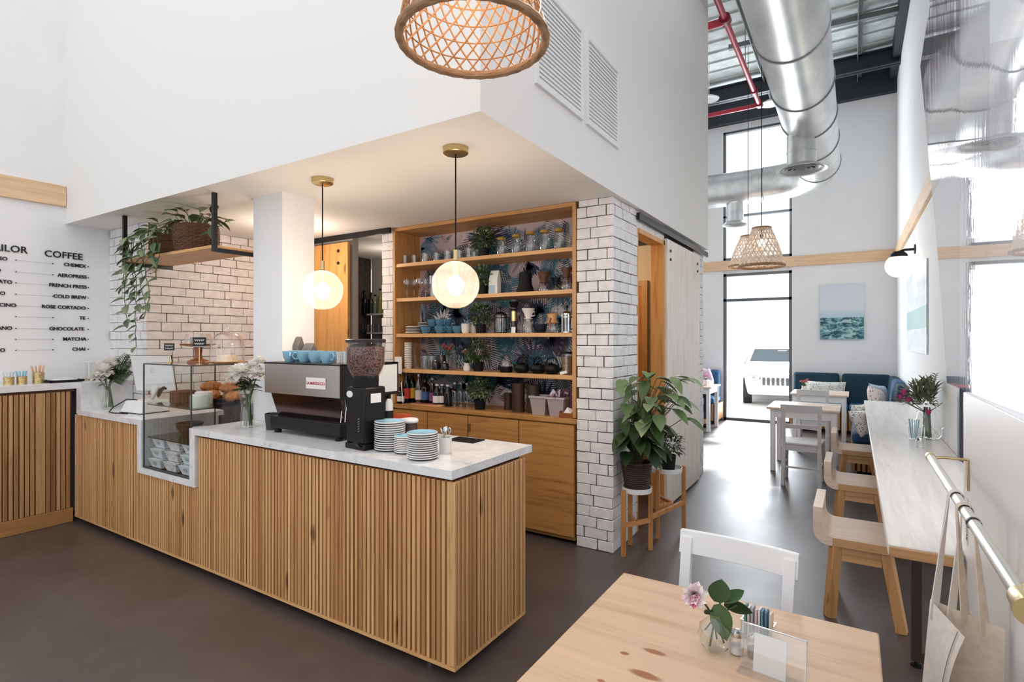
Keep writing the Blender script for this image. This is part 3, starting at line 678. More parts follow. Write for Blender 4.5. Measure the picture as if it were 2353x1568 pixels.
peony_vase('tall cut glass vase of white peonies in front of the white column', (-3.45, 2.16, TOP), PV2, [((-.07, -.02, .35), .085), ((.01, -.06, .37), .07), ((.09, .0, .36), .06), ((.1, .02, .44), .045), ((-.02, .05, .40), .06)], 34, [], 9)
# till screen, cash box and card reader behind the case
pz = atZ(350, 946, TOP)
t = T('till_screen', 'white till screen tilted back, seen from behind, left of the pastry case', 'screen', (-5.06, 2.30, TOP + .0), R(32))
ob('housing', MB().at((0, .02, .30), (R(14), 0, 0)).box(-.17, .17, -.008, .008, -.155, .155), white_plastic, t, bev=.005)
ob('bezel', MB().at((0, .029, .302), (R(14), 0, 0)).box(-.172, .174, -.003, .006, -.157, .157), black_plastic, t, bev=.003)
ob('stand', MB().bar((0, .03, .01), (0, .04, .2), .05, .02).box(-.09, .09, -.04, .1, 0, .012), white_plastic, t, bev=.003)
ob('emblem', MB().at((0, .004, .325), (R(104), 0, 0), (.7, 1, 1)).lathe([(.018, -.002), (.018, .002), (.022, .002), (.022, -.002), (.018, -.002)], 20, cap=False), plain('pale_emblem', rgb(200, 200, 202), .4), t)
t = T('cash_box', 'low white cash drawer with a sloping front on the left of the bar', 'cash drawer', (-4.86, 2.15, TOP), R(6))
ob('case', MB().add([(-.17, -.09, .004), (.12, -.09, .004), (.12, .13, .004), (-.17, .13, .004), (-.10, -.085, .1), (.12, -.085, .1), (.12, .13, .1), (-.10, .13, .1)], [(0, 3, 2, 1), (0, 1, 5, 4), (1, 2, 6, 5), (2, 3, 7, 6), (3, 0, 4, 7), (4, 5, 6, 7)]), white_plastic, t, bev=.006)
ob('base_gasket', MB().box(-.172, .122, -.092, .132, 0, .005), black_plastic, t, smooth=False)
tag(ob('power_cable', MB().tube([(-4.86, 2.1, TOP + .108), (-4.95, 2.06, TOP + .106), (-5.08, 2.02, TOP + .04), (-5.1, 2.0, TOP + .005), (-5.0, 1.985, TOP + .005), (-4.85, 2.03, TOP + .005)], .004, 6), matte_black), 'thin black cable looping over the white cash drawer', 'cable')
t = T('card_reader', 'handheld card reader with a pale grip and black head on the cash drawer', 'card reader', (-4.80, 2.2, TOP + .101))
ob('grip', MB().bar((-.04, 0, .005), (.04, .02, .1), .03, .018), plain('pale_plastic', rgb(206, 206, 192), .5), t, bev=.004)
ob('head', MB().tube([(.02, .02, .03), (.06, .02, .08), (.11, .02, .1), (.14, .02, .095)], [.012, .016, .014, .008], 10), black_plastic, t)
# straw pots, tray and candle on the side counter
SZ = 1.178
def straw_pot(label, loc, r, h, col, n, word):
    tag(ob('straw_pot', MB().lathe([(.0001, 0), (r, 0), (r * 1.03, h), (r * .95, h), (r * .92, .01), (.0001, .01)], 24, cap=False), gold), label, 'pot').location = loc
    s = tag(ob('straw', MB().tube([(0, 0, 0), (0, 0, h * 1.55)], .0032, 6), col), 'x', 'straw')
    for i in range(n):
        o = s if i == 0 else s.copy()
        if i: COL.objects.link(o)
        a = i * 2.4; q = r * .55 * math.sqrt((i + 1) / n); o.location = (loc[0] + q * math.cos(a), loc[1] + q * math.sin(a), loc[2] + .0105); o.rotation_euler = (-.22 * math.sin(a), .22 * math.cos(a), 0)
        o['label'] = word + ' straw standing in the ' + label; o['group'] = word + ' straws in a gold pot'
straw_pot('gold pot leftmost of three under the menu', (-5.80, atX(20, 880, -5.8)[1], SZ), .034, .062, plain('clear_straw', rgb(206, 220, 224), .4), 9, 'pale grey')
straw_pot('gold pot in the middle of three under the menu', (-5.80, atX(50, 880, -5.8)[1], SZ), .034, .064, plain('blue_straw', rgb(140, 196, 220), .4), 9, 'blue')
straw_pot('gold pot rightmost of three under the menu', (-5.80, atX(88, 877, -5.8)[1], SZ), .04, .09, plain('peach_straw', rgb(226, 172, 140), .4), 11, 'peach')
ty = atX(145, 872, -5.8)[1]
tag(ob('serving_tray', MB().at((-5.80, ty, SZ)).box(-.09, .09, -.11, .11, 0, .006).box(-.1, .1, -.12, -.11, .003, .02).box(-.1, .1, .11, .12, .003, .02).box(-.1, -.09, -.12, .12, .003, .02).box(.09, .1, -.12, .12, .003, .02), matte_black, bev=.002), 'black tray on the side counter', 'tray')
tag(ob('napkin_pile', MB().at((-5.81, ty, SZ + .006), (0, 0, .1)).box(-.075, .075, -.08, .08, 0, .018), paper_white, bev=.004), 'pile of white napkins on the black tray', 'napkins')
t = T('candle_lantern', 'small white framed lantern with a brass foot behind the peony vase', 'lantern', (-5.87, atX(213, 860, -5.87)[1] - .0, SZ), 0)
ob('foot', MB().box(-.06, .06, -.06, .10, 0, .012), brass, t, bev=.002)
ob('post', MB().box(-.05, -.04, -.05, -.04, .012, .16).box(-.05, -.04, .08, .09, .012, .16).box(.04, .05, -.05, -.04, .012, .16).box(.04, .05, .08, .09, .012, .16), white_paint, t, smooth=False)
ob('top', MB().box(-.055, .055, -.055, .095, .16, .17), white_paint, t, smooth=False)
ob('candle', MB().cyl((0, .02, 0), .025, .012, .09, 16), plain('wax', rgb(236, 228, 210), .5), t)
# ---------------------------------------------------------------- inside and on top of the pastry case
Z0 = cz0 + .0005
bw_ = .165
tex_pale = plain('pale_blue_card', rgb(214, 224, 228), .6)
def pattern_card():
    m, nt, b = mk('patterned_card'); tc = nd(nt, 'TexCoord'); v = nd(nt, 'TexVoronoi', Vector=tc.outputs['Object'], Scale=60)
    setp(nt, b, Base_Color=ramp(nt, v.outputs[0], [(.2, rgb(110, 104, 104)), (.36, rgb(224, 226, 226))]), Roughness=.6); return m
pat = pattern_card()
for col in range(3):
    for row in range(3):
        x = cx0 + .112 + col * .21; y = cy0 + .045 + row * .012; z = Z0 + row * .0705
        t = T('pastry_box', 'small %s pastry box, %s row, %s in the case' % (('pale blue', 'flower printed', 'pale blue')[col], ('bottom', 'middle', 'top')[row], ('left', 'centre', 'right')[col]), 'box', (x, y + .04, z), group='pastry boxes at the bottom of the case')
        m = pat if col == 1 else tex_pale
        ob('tub', MB().add([(-.065, -.05, 0), (.065, -.05, 0), (.065, .055, 0), (-.065, .055, 0), (-.082, -.072, .066), (.082, -.072, .066), (.082, .06, .066), (-.082, .06, .066)], [(0, 3, 2, 1), (0, 1, 5, 4), (1, 2, 6, 5), (2, 3, 7, 6), (3, 0, 4, 7), (4, 5, 6, 7)]), m, t, bev=.003)
        if col != 1: ob('print', MB().add([(-.02, -.0635, .028), (.02, -.0635, .028), (.02, -.0690, .05), (-.02, -.0690, .05)], [(0, 1, 2, 3)]), plain('grey_print', rgb(168, 180, 188), .6), t, smooth=False)
s1, s2 = cz0 + S1, cz0 + S2
cheese = plain('cream_cake', rgb(214, 214, 196), .5)
def cake(label, loc, r, h, m, top):
    t = T('cake', label, 'cake', loc)
    ob('sponge', MB().lathe([(.0001, 0), (r, 0), (r, h * .92), (r * .96, h), (.0001, h)], 28), m, t)
    ob('topping', MB().lathe([(.0001, h + .006), (r * .9, h + .004), (r * .95, h - .001)], 28, cap=False), top, t)
    return t
cake('cream mini cake on the middle glass shelf, left of two', (-4.02, cy0 + .2, s1), .05, .075, cheese, white_china)
cake('cream mini cake on the middle glass shelf, right of two', (-3.88, cy0 + .14, s1), .06, .082, cheese, white_china)
t = T('cake_basket', 'dark wicker basket on the middle glass shelf of the case', 'basket', (-4.20, cy0 + .22, s1))
ob('bowl', MB().lathe([(.0001, 0), (.05, 0), (.085, .06), (.09, .085), (.083, .085), (.05, .01), (.0001, .01)], 26, cap=False), dark_wood, t)
ob('rim', MB().lathe([(.09 + .006 * math.cos(a), .085 + .006 * math.sin(a)) for a in [i * PI / 4 for i in range(9)]], 26, cap=False), dark_wood, t)
cake('cream cake on the upper glass shelf, behind the dark loaf', (-4.04, cy0 + .24, s2), .06, .085, cheese, white_china)
cake('cream cake on the upper glass shelf, nearest the corner', (-3.87, cy0 + .12, s2), .06, .085, cheese, white_china)
tag(ob('chocolate_loaf', MB().at((-4.19, cy0 + .16, s2)).box(-.06, .06, -.06, .08, 0, .095), mottled('chocolate_sponge', rgb(74, 42, 26), rgb(104, 62, 40), 40, .8, .5), bev=.01), 'dark chocolate loaf cake on the upper glass shelf', 'cake')
t = T('price_card', 'small black price card standing on the middle glass shelf', 'price card', (-3.80, cy0 + .33, s1))
ob('card', MB().box(-.028, .028, 0, .003, .09, .13), ink, t, smooth=False); ob('peg', MB().bar((0, .002, 0), (0, .002, .09), .004), black_metal, t)
# pastries on a tray behind the case
t = T('pastry_tray', 'dark oval tray of croissants at the rear of the upper glass shelf', 'tray', (-4.08, 2.34, s2))
ob('dish', MB().at((0, 0, 0), (0, 0, 0), (1, .34, 1)).lathe([(.001, .002), (.25, .002), (.285, .03), (.28, .03), (.245, .008), (.001, .008)], 36, cap=False), plain('dark_crate', rgb(56, 44, 46), .7), t)
ob('foot', MB().at((0, 0, 0), (0, 0, 0), (1, .34, 1)).cyl((0, 0, 0), .2, 0, .003, 30), plain('dark_crate_foot', rgb(50, 40, 42), .7), t)
cro = mottled('baked_crust', rgb(160, 88, 40), rgb(206, 138, 72), 26, .45, .5)
m = MB()
for i in range(7):
    a = PI * (.12 + .76 * i / 6); r = .022 + .024 * math.sin(PI * i / 6)
    m.at((.06 * math.cos(a), .04 * math.sin(a) - .03, .034), (0, 0, a), (1.25, .7, 1)).ball((0, 0, 0), r, 12, 8)
c0 = tag(ob('croissant', m, cro), 'x', 'pastry')
spots = [((-4.08 + x * .85, 2.335 + y, s2 + .0085 + z), rz, l) for x, y, z, rz, l in ((-.22, .02, 0, .3, 'golden croissant at the left end of the pastry tray'), (-.07, -.02, 0, 2.9, 'golden croissant second from the left on the pastry tray'), (.07, .03, 0, -.5, 'golden croissant in the middle of the pastry tray'), (.22, 0, 0, 2.4, 'golden croissant at the right end of the pastry tray'), (-.15, .0, .062, 1.2, 'golden croissant piled on top of the left pair'), (.12, .02, .06, .9, 'golden croissant piled on top of the right pair'))]
repeat(c0, spots, 'croissants behind the pastry case')
CT = cz1 + .007
def sign(label, loc, h, rows, w=.03, rz=0):
    t = T('price_sign', label, 'sign', loc, rz)
    p = ob('panel', MB().box(-w, w, 0, .004, h, h + w * 1.5), ink, t, smooth=False)
    ob('border', MB().box(-w - .004, w + .004, .0005, .0035, h - .004, h), white_paint, t, smooth=False)
    ob('stake', MB().bar((0, .002, .004), (0, .002, h), .005).box(-.018, .018, -.012, .016, 0, .005), brass, t, smooth=False)
    for k in range(rows): ob('chalk_line', MB().tube([(-w * .75 + w * 1.5 * i / 16, -.001, h + w * (.45 + .6 * k) + w * .17 * math.sin(i * 2.1 + k)) for i in range(17)], .0016, 5), paper_white, t)
    return t
sign('black price sign on a brass stake in front of the cake dome', (-3.83, 2.04, CT), .125, 2, .042, R(40))
t = T('cake_dome', 'large glass cake dome with a knob on top of the pastry case', 'cake dome', (-3.90, 2.28, CT))
dm = [(.115, .012)] + [(.115 * math.cos(a) ** .7 if a < PI / 2 - .01 else .001, .10 + .13 * math.sin(a)) for a in [i * PI / 2 / 9 for i in range(10)]]
ob('dome', MB().lathe(dm, 32, cap=False), dome_glass, t)
ob('knob', MB().lathe([(.001, .228), (.012, .23), (.01, .24), (.02, .25), (.018, .268), (.001, .274)], 18), jar_glass, t)
ob('plate', MB().lathe([(.001, 0), (.09, 0), (.14, .008), (.15, .012), (.001, .012)], 32), shelf_wood, t)
tag(ob('lemon_cake', MB().at((-3.90, 2.28, CT + .0125)).lathe([(.001, 0), (.07, 0), (.068, .045), (.001, .05)], 24), mottled('iced_cake', rgb(226, 206, 170), rgb(240, 228, 200), 30, .6)), 'pale iced cake under the large glass dome', 'cake')
t = T('cake_stand', 'acacia pedestal stand with a glass cover on the pastry case', 'cake stand', (-4.22, 2.24, CT))
ob('pedestal', MB().lathe([(.001, 0), (.075, 0), (.072, .012), (.03, .03), (.024, .06), (.03, .115), (.12, .13), (.125, .14), (.001, .14)], 28), cake_wood, t)
ob('cover', MB().lathe([(.09, .141), (.092, .19), (.08, .215), (.001, .222)], 28, cap=False), dome_glass, t)
tag(ob('brownie_stack', MB().at((-4.22, 2.24, CT + .1405)).box(-.045, .045, -.04, .04, 0, .05), mottled('brownie', rgb(110, 74, 60), rgb(150, 110, 94), 40, .8), bev=.006), 'brown cake under the cover of the pedestal stand', 'cake')
t = sign('small black sign on a stake on the left end of the pastry case', (-4.36, 2.10, CT), .09, 2, .036, R(40))
# ---------------------------------------------------------------- hanging plant shelf
fx0, fx1, fy, fz = -5.165, -3.82, 2.125, 2.165
fx1 = atZ(487, 442, ZC)[0]
hs = T('hanging_shelf', 'wooden shelf hung from the bar ceiling in two black steel frames', 'shelf', ((fx0 + fx1) / 2, fy, fz))
h = (fx1 - fx0) / 2; up = ZC - fz
for s in (-1, 1):
    ob('frame', MB().box(s * h - .014, s * h + .014, 0, .028, 0, up).box(s * h - .014, s * h + .014, .36, .388, 0, up).box(s * h - .014, s * h + .014, .028, .36, 0, .028), black_metal, hs, smooth=False)
ob('board', MB().box(-h + .014, h - .014, .01, .36, .028, .05), shelf_wood, hs, bev=.002)
def pothos(label, loc, r, h, vines, seed, back=0):
    rg = random.Random(seed); t = T('pothos_plant', label, 'plant', loc)
    m = MB().lathe([(.001, 0), (r * .86, 0), (r, h * .5), (r * .97, h), (r * .9, h), (r * .86, .02)], 40, cap=False)
    for i in range(int(h / .014)):
        zz = .01 + i * .014; rr = r * (.9 + .12 * math.sin(PI * min(1, zz / h * .8)))
        m.tube([(rr * (1 + .03 * (-1) ** (k + i)) * math.cos(2 * PI * k / 36), rr * (1 + .03 * (-1) ** (k + i)) * math.sin(2 * PI * k / 36), zz) for k in range(36)], .0075, 5, True)
    ob('basket', m, wicker_dark, t)
    ob('soil', MB().lathe([(.001, h - .02), (r * .88, h - .02)], 24, cap=False), soil, t)
    lf = MB(); st = MB()
    for i in range(30):
        a = rg.uniform(0, 2 * PI); q = rg.uniform(0, r * .8); p = Vector((q * math.cos(a), q * math.sin(a), h - .02)); d = Vector((math.cos(a) * .7, math.sin(a) * .7, rg.uniform(.5, 1.6))).normalized(); L = rg.uniform(.05, .15)
        e = p + d * L; st.tube([p, e], .0025, 5)
        lf.leaf(e, (math.cos(a + rg.uniform(-.7, .7)), math.sin(a + rg.uniform(-.7, .7)), rg.uniform(-.3, .7)), rg.uniform(.09, .14), rg.uniform(.055, .08), droop=.3)
    for dx, dy, drop in vines:
        p = Vector((dx * .5, dy * .6, h)); pts = [Vector((0, 0, h - .01)), p + Vector((0, 0, .03)), Vector((dx, dy, h - .04))]
        k = int(drop / .055); q = pts[-1]
        for j in range(k):
            q = q + Vector((rg.uniform(-.03, .03), rg.uniform(-.014, .012), -.055)); pts.append(q)
        st.tube(pts, .0028, 5)
        for j, q in enumerate(pts[1:]):
            s = 1 if j % 2 else -1
            lf.leaf(q, (s * rg.uniform(.5, 1), rg.uniform(-.8, -.1), rg.uniform(-.7, .1)), rg.uniform(.09, .13) * (1 - .25 * j / len(pts)), rg.uniform(.055, .075), up=(0, -.6, .8), droop=.25)
    ob('vines', st, stem_green, t); ob('foliage', lf, leaf_pothos, t)
bz = fz + .05
pothos('trailing pothos in the darker basket at the left of the hanging shelf', (atY(388, 580, 2.33)[0], 2.33, bz), .125, .19, [(-.2, -.24, .42), (-.08, -.27, .74), (-.02, -.26, .9), (.08, -.25, .55), (-.3, -.2, .3), (.14, -.25, .66), (-.13, -.26, .52), (.0, -.25, .3), (-.24, -.1, .16), (.12, -.2, .2)], 3)
pothos('pothos in the larger round basket at the right of the hanging shelf', (atY(452, 560, 2.29)[0], 2.29, bz), .15, .21, [(.3, -.05, .12), (-.17, -.24, .25), (-.2, -.2, .4)], 8)
# ---------------------------------------------------------------- menu lettering on the wall
mb_ = T('menu_board', 'black menu lettering and thin cords on the white wall over the side counter', 'menu', (XL, 1.9, 1.9))
def wtext(n, s, y, z, size, al, sp=1.0, b=.0004): return text(n, s, size, face_px((.004, y - 1.9, z - 1.9)), ink, mb_, .004, al, b, sp)
hd = lambda px, py: atX(px, py, XL)
wtext('heading', 'COFFEE', hd(190, 596)[1], hd(190, 598)[2], .08, 'RIGHT', 1.02, .0006)
wtext('heading', 'TAILOR', hd(63, 583)[1], hd(63, 583)[2], .08, 'RIGHT', 1.0, .0006)
rows = [('ESPRESSO', 'CHEMEX', 17, 197, 616), ('DOPPIO', 'AEROPRESS', 2, 199, 641), ('MACCHIATO', 'FRENCH PRESS', 28, 199, 664), ('CORTADO', 'COLD BREW', 12, 198, 688), ('CAPPUCCINO', 'ROSE CORTADO', 37, 197, 712), ('', 'TE', 0, 196, 735), ('AMERICANO', 'CHOCOLATE', 28, 193, 760), ('', 'MATCHA', 0, 198, 783), ('AFFOGATO', 'CHAI', 12, 196, 806)]
for l, r_, pl, pr_, py in rows:
    q = hd(pr_, py); wtext('menu_item', r_, q[1], q[2], .043, 'RIGHT', .98, .0005)
    if l: wtext('menu_item', l, hd(pl, py)[1], q[2], .043, 'RIGHT', .98, .0005)
    y0, y1 = hd(36, 700)[1], hd(121, 700)[1]
    ob('cord', MB().tube([(.006, y0 - 1.9, q[2] - 1.888), (.006, y1 - 1.9, q[2] - 1.888)], .0012, 5), plain('pale_cord', rgb(190, 190, 190), .7), mb_)
    pg = MB()
    for px in (36, 121, 202): pg.at((0, hd(px, 700)[1] - 1.9, q[2] - 1.888), (0, R(90), 0)).cyl((0, 0, 0), .004, 0, .012, 8)
    ob('peg', pg, ink, mb_)
# ---------------------------------------------------------------- globe pendants over the bar
def globe(label, loc, zc, r):
    t = T('globe_pendant', label, 'pendant lamp', loc, group='globe pendants over the bar')
    d = zc - loc[2]
    ob('canopy', MB().lathe([(.001, -.035), (.06, -.035), (.068, -.03), (.068, 0), (.001, 0)], 30), brass, t)
    ob('cord', MB().tube([(0, 0, -.035), (0, 0, d + r + .05)], .004, 8), matte_black, t)
    ob('stem', MB().lathe([(.001, d + r + .06), (.012, d + r + .06), (.012, d + r + .005), (.035, d + r * .96), (.001, d + r * .93)], 18), brass, t)
    pr = [(max(.001, r * math.sin(a)), d - r * math.cos(a)) for a in [PI * i / 22 for i in range(23)]]
    ob('globe', MB().lathe(pr, 40, cap=False), globe_glass, t)
    b = ob('bulb', MB().lathe([(.001, d - .06), (.028, d - .054), (.042, d - .02), (.036, d + .02), (.02, d + .045), (.013, d + .05), (.001, d + .05)], 20), bulb_glow, t)
    ob('socket', MB().cyl((0, 0, 0), .016, d + .05, d + r * .93, 16), brass, t)
    bulb_light('globe_light', (loc[0], loc[1], zc), 58, (1, .84, .70), .05)
p = atZ(1047, 340, ZC); zc1 = atY(1043, 655, p[1])[2]; globe('clear glass globe pendant with brass canopy nearest the brick pier', p, zc1, .128)
p = atZ(741, 411, ZC); zc1 = atY(741, 667, p[1])[2]; globe('clear glass globe pendant in front of the white column and barn door', p, zc1, .128)
# ---------------------------------------------------------------- big rattan lamp close to the camera
def cane_lamp(label, loc, r0, r1, h, n, group=None, strand=.0042, rimr=.017, bulb=True, m=None):
    t = T('rattan_pendant', label, 'pendant lamp', loc, group=group)
    rad = lambda z: r0 + (r1 - r0) * (z / h) ** 1.25
    wv = MB()
    for s in (-1, 1):
        for i in range(n):
            wv.tube([(rad(z) * (1 + .006 * s) * math.cos(a), rad(z) * (1 + .006 * s) * math.sin(a), z) for z, a in [(h * k / 12, 2 * PI * i / n + s * 1.15 * k / 12) for k in range(13)]], strand, 5)
    k = 6
    for j in range(1, k): wv.tube([(rad(h * j / k) * math.cos(2 * PI * i / 40), rad(h * j / k) * math.sin(2 * PI * i / 40), h * j / k) for i in range(40)], strand * .8, 5, True)
    ob('woven_shade', wv, m or rattan, t)
    rm = MB().tube([(r0 * math.cos(2 * PI * i / 60), r0 * math.sin(2 * PI * i / 60), 0) for i in range(60)], [rimr * (1 + .07 * (-1) ** i) for i in range(60)], 10, True)
    ob('rim', rm, jute, t)
    ob('top_ring', MB().tube([(r1 * math.cos(2 * PI * i / 40), r1 * math.sin(2 * PI * i / 40), h) for i in range(40)], rimr * .8, 8, True).bar((-r1, 0, h), (r1, 0, h), .01), jute, t)
    if bulb:
        ob('bulb', MB().ball((0, 0, h * .62), .045, 18, 12), rattan_bulb, t)
        ob('cord', MB().tube([(0, 0, h * .62 + .04), (0, 0, h), (0, 0, 6.06 - loc[2])], .005, 6), matte_black, t)
        ob('socket', MB().cyl((0, 0, 0), .02, h * .62 + .035, h * .62 + .1, 14), matte_black, t)
    return t
dd_ = 1.9
q = ray(1087, 92); lp = (q[0] * dd_, q[1] * dd_, EYE + q[2] * dd_)
cane_lamp('large open weave rattan pendant with a thick jute rim, close to the camera', lp, .253, .17, .34, 30, None, .0036, .0155)
bulb_light('rattan_light', (lp[0], lp[1], lp[2] + .2), 7, (1, .8, .6), .05)
# ---------------------------------------------------------------- back bar shelving
UX0, UX1, UY, UD = -3.635, -1.762, 3.705, 4.06
su = T('back_bar_shelving', 'tall open pine shelving set in the wall behind the bar, lined with palm leaf wallpaper', 'shelving', ((UX0 + UX1) / 2, UY, 0))
hw = (UX1 - UX0) / 2; dp = UD - UY
for s in (-1, 1): ob('side_panel', MB().box(s * hw - (.03 if s > 0 else 0), s * hw + (.03 if s < 0 else 0), 0, dp, .955, ZC - .003), pine_v, su, bev=.002)
ob('top_panel', MB().box(-hw + .03, hw - .03, 0, dp, ZC - .033, ZC - .003), pine_x, su, bev=.002)
SH = {1: 2.245, 2: 1.925, 3: 1.597, 4: 1.272}
for k, z in SH.items(): ob('shelf_board', MB().box(-hw + .03, hw - .03, .012, dp - .012, z - .032, z), shelf_wood, su, bev=.002)
def frond_wall(mb, x0, x1, z0, z1, y, seed):
    rg = random.Random(seed); n = 0
    mb.cur = 0; mb.add([(x0, y, z0), (x1, y, z0), (x1, y, z1), (x0, y, z1)], [(0, 1, 2, 3)])
    def quad(p, d, L, w, yy):
        sx, sz = -d[1], d[0]; q = []
        for t, ww in ((0, .25), (.35, 1), (.75, .7), (1, .05)): q.append((t, ww))
        vs = [(p[0] + d[0] * L * t - sx * w * ww, yy, p[1] + d[1] * L * t - sz * w * ww) for t, ww in q] + [(p[0] + d[0] * L * t + sx * w * ww, yy, p[1] + d[1] * L * t + sz * w * ww) for t, ww in q[::-1]]
        if all(x0 < v[0] < x1 and z0 < v[2] < z1 for v in vs): mb.add(vs, [tuple(range(8))])
    for i in range(240):
        cx, cz = rg.uniform(x0, x1), rg.uniform(z0, z1); a = rg.uniform(0, 2 * PI); L = rg.uniform(.2, .42); mb.cur = rg.choice((1, 1, 2, 2, 3, 4, 4, 5, 2, 0, 1)); yy = y - .0004 * (i + 1) / 32 - .0002
        if i % 5 == 4:      # a split round leaf
            for k in range(13):
                b = a + R(-130 + 20 * k); quad((cx, cz), (math.cos(b), math.sin(b)), L * .5, .017, yy)
            continue
        d = (math.cos(a), math.sin(a)); k = 17
        for j in range(k):
            t = j / k; p = (cx + d[0] * L * t, cz + d[1] * L * t); l = L * .48 * math.sin(PI * (.18 + .8 * t))
            for s in (-1, 1):
                b = a + s * R(58 - 22 * t); quad(p, (math.cos(b), math.sin(b)), l, .0048, yy)
m = MB(); frond_wall(m, -hw + .03, hw - .03, .955, ZC - .035, dp - .012, 17)
wp = [plain('wallpaper_blush', rgb(196, 180, 184), .8), plain('wallpaper_navy', rgb(38, 50, 74), .8), plain('wallpaper_teal', rgb(52, 104, 124), .8), plain('wallpaper_plum', rgb(70, 58, 78), .8), plain('wallpaper_mist', rgb(222, 214, 220), .8), plain('wallpaper_slate', rgb(124, 152, 178), .8)]
ob('wallpaper', m, wp, su, smooth=False, label='printed palm leaf wallpaper')
ob('backing', MB().box(-hw, hw, dp - .011, dp, .9, ZC - .003), pine_x, su, smooth=False)
# base cabinets: one long carcass per door pair, worktop over both
WZ = .95
tag(ob('pine_worktop', MB().box(UX0 - .02, UX1 + .004, 3.69, UD - .013, .912, WZ), base_wood, bev=.003), 'pine worktop under the open shelves behind the bar', 'worktop')
xs = [UX0 + .01, -3.21, -2.763, -2.258, UX1 - .01]
for i in range(4):
    x0, x1 = xs[i] + .003, xs[i + 1] - .003
    t = T('base_cabinet', 'pine base cabinet under the worktop, ' + ('leftmost, beside the barn door', 'second from the left', 'third from the left with exposed hinges', 'rightmost, beside the brick pier')[i], 'cabinet', ((x0 + x1) / 2, 3.72, 0), group='base cabinets behind the bar')
    w = (x1 - x0) / 2
    ob('carcass', MB().box(-w, w, 0, .32, .03, .91), base_wood, t, smooth=False)
    dr = ob('door', MB().box(-w + .002, w - .002, -.022, -.001, .06, .9), base_wood, t, bev=.002)
    if i == 2:
        hg = MB()
        for z in (.8, .2): hg.box(-w + .004, -w + .03, -.026, -.022, z - .035, z + .035)
        ob('hinge', hg, brass, dr, smooth=False)
# ---------------------------------------------------------------- what stands on the shelves
def sx_(px, Y=3.86): return atY(px, 800, Y)[0]
tumbler = tag(ob('tumbler', tum(.034, .095), jar_glass), 'x', 'glass')
spots = [((sx_(px, 3.84 + .04 * (i % 2)), 3.84 + .04 * (i % 2), SH[1]), 0, 'clear tumbler on the top shelf, %s from the left' % ORD[i]) for i, px in enumerate((930, 952, 976, 1003, 1028, 1056, 1078, 1091))]
repeat(tumbler, spots, 'tumblers on the top shelf')
def bush(label, loc, r, ph, pr, n=260, seed=1, leaf=leaf_bush, size=.035):
    rg = random.Random(seed); t = T('potted_plant', label, 'plant', loc)
    ob('pot', MB().lathe([(.001, 0), (pr * .8, 0), (pr, ph), (pr * .93, ph), (pr * .85, ph - .01), (.001, ph - .01)], 22), matte_black, t)
    lf = MB(); c = Vector((0, 0, ph + r * .75))
    for i in range(n):
        z = rg.uniform(-.75, 1); a = rg.uniform(0, 2 * PI); q = math.sqrt(1 - z * z); d = Vector((q * math.cos(a), q * math.sin(a), z)); rr = r * rg.uniform(.45, 1)
        lf.leaf(c + d * rr, d + Vector((rg.uniform(-.7, .7), rg.uniform(-.7, .7), rg.uniform(-.2, .6))), size * rg.uniform(.7, 1.3), size * .62, k=2)
    ob('foliage', lf, leaf, t)
    st = MB()
    for i in range(8):
        a = i * .8; st.tube([(0, 0, ph - .01), (r * .5 * math.cos(a), r * .5 * math.sin(a), ph + r * .8)], .002, 4)
    ob('stems', st, stem_brown, t); return t
for k, px, yy, lab, r in ((1, 1112, 3.825, 'bushy plant in a black pot on the top shelf, left of the jars', .105), (2, 1110, 3.825, 'bushy plant in a black pot on the second shelf, beside the white bag', .1), (3, 1105, 3.825, 'bushy plant in a black pot on the third shelf', .105), (4, 1099, 3.82, 'bushy green plant in a black pot on the lowest shelf', .115)):
    bush(lab, (sx_(px, yy), yy, SH[k]), r, .08, .05, 430, k + 40)
bush('bushy green plant in a black pot standing on the pine worktop', (sx_(1103, 3.79), 3.79, WZ), .105, .085, .052, 430, 77)
def jar(label, px, Y, z, r, h, lid):
    t = T('storage_jar', label, 'jar', (sx_(px, Y), Y, z))
    ob('jar', MB().lathe([(.001, .002), (r * .9, .002), (r, .012), (r, h * .74), (r * .8, h * .85), (r * .8, h)], 22, cap=False), jar_glass, t)
    ob('lid', MB().lathe([(.001, h + .014), (r * .78, h + .012), (r * .84, h + .004), (r * .84, h - .01)], 22, cap=False), lid, t)
    ob('clasp', MB().bar((r * .84, 0, h - .02), (r * .9, 0, h + .006), .004), chrome, t)
    return t
ylid = plain('yellow_lid', rgb(176, 138, 60), .45)
for i, (px, h) in enumerate(((1152, .145), (1187, .155), (1219, .165), (1252, .165), (1285, .16))):
    jar('clip top jar with a yellow lid on the top shelf, %s from the left' % ORD[i], px, 3.84, SH[1], .044, h, ylid)
tag(ob('bottle_vase', MB().at((sx_(1309, 3.84), 3.84, SH[1])).lathe([(.001, .002), (.033, .002), (.034, .1), (.03, .18), (.024, .2), (.024, .225)], 20, cap=False), jar_glass), 'tall clear glass cylinder at the right end of the top shelf', 'vase')
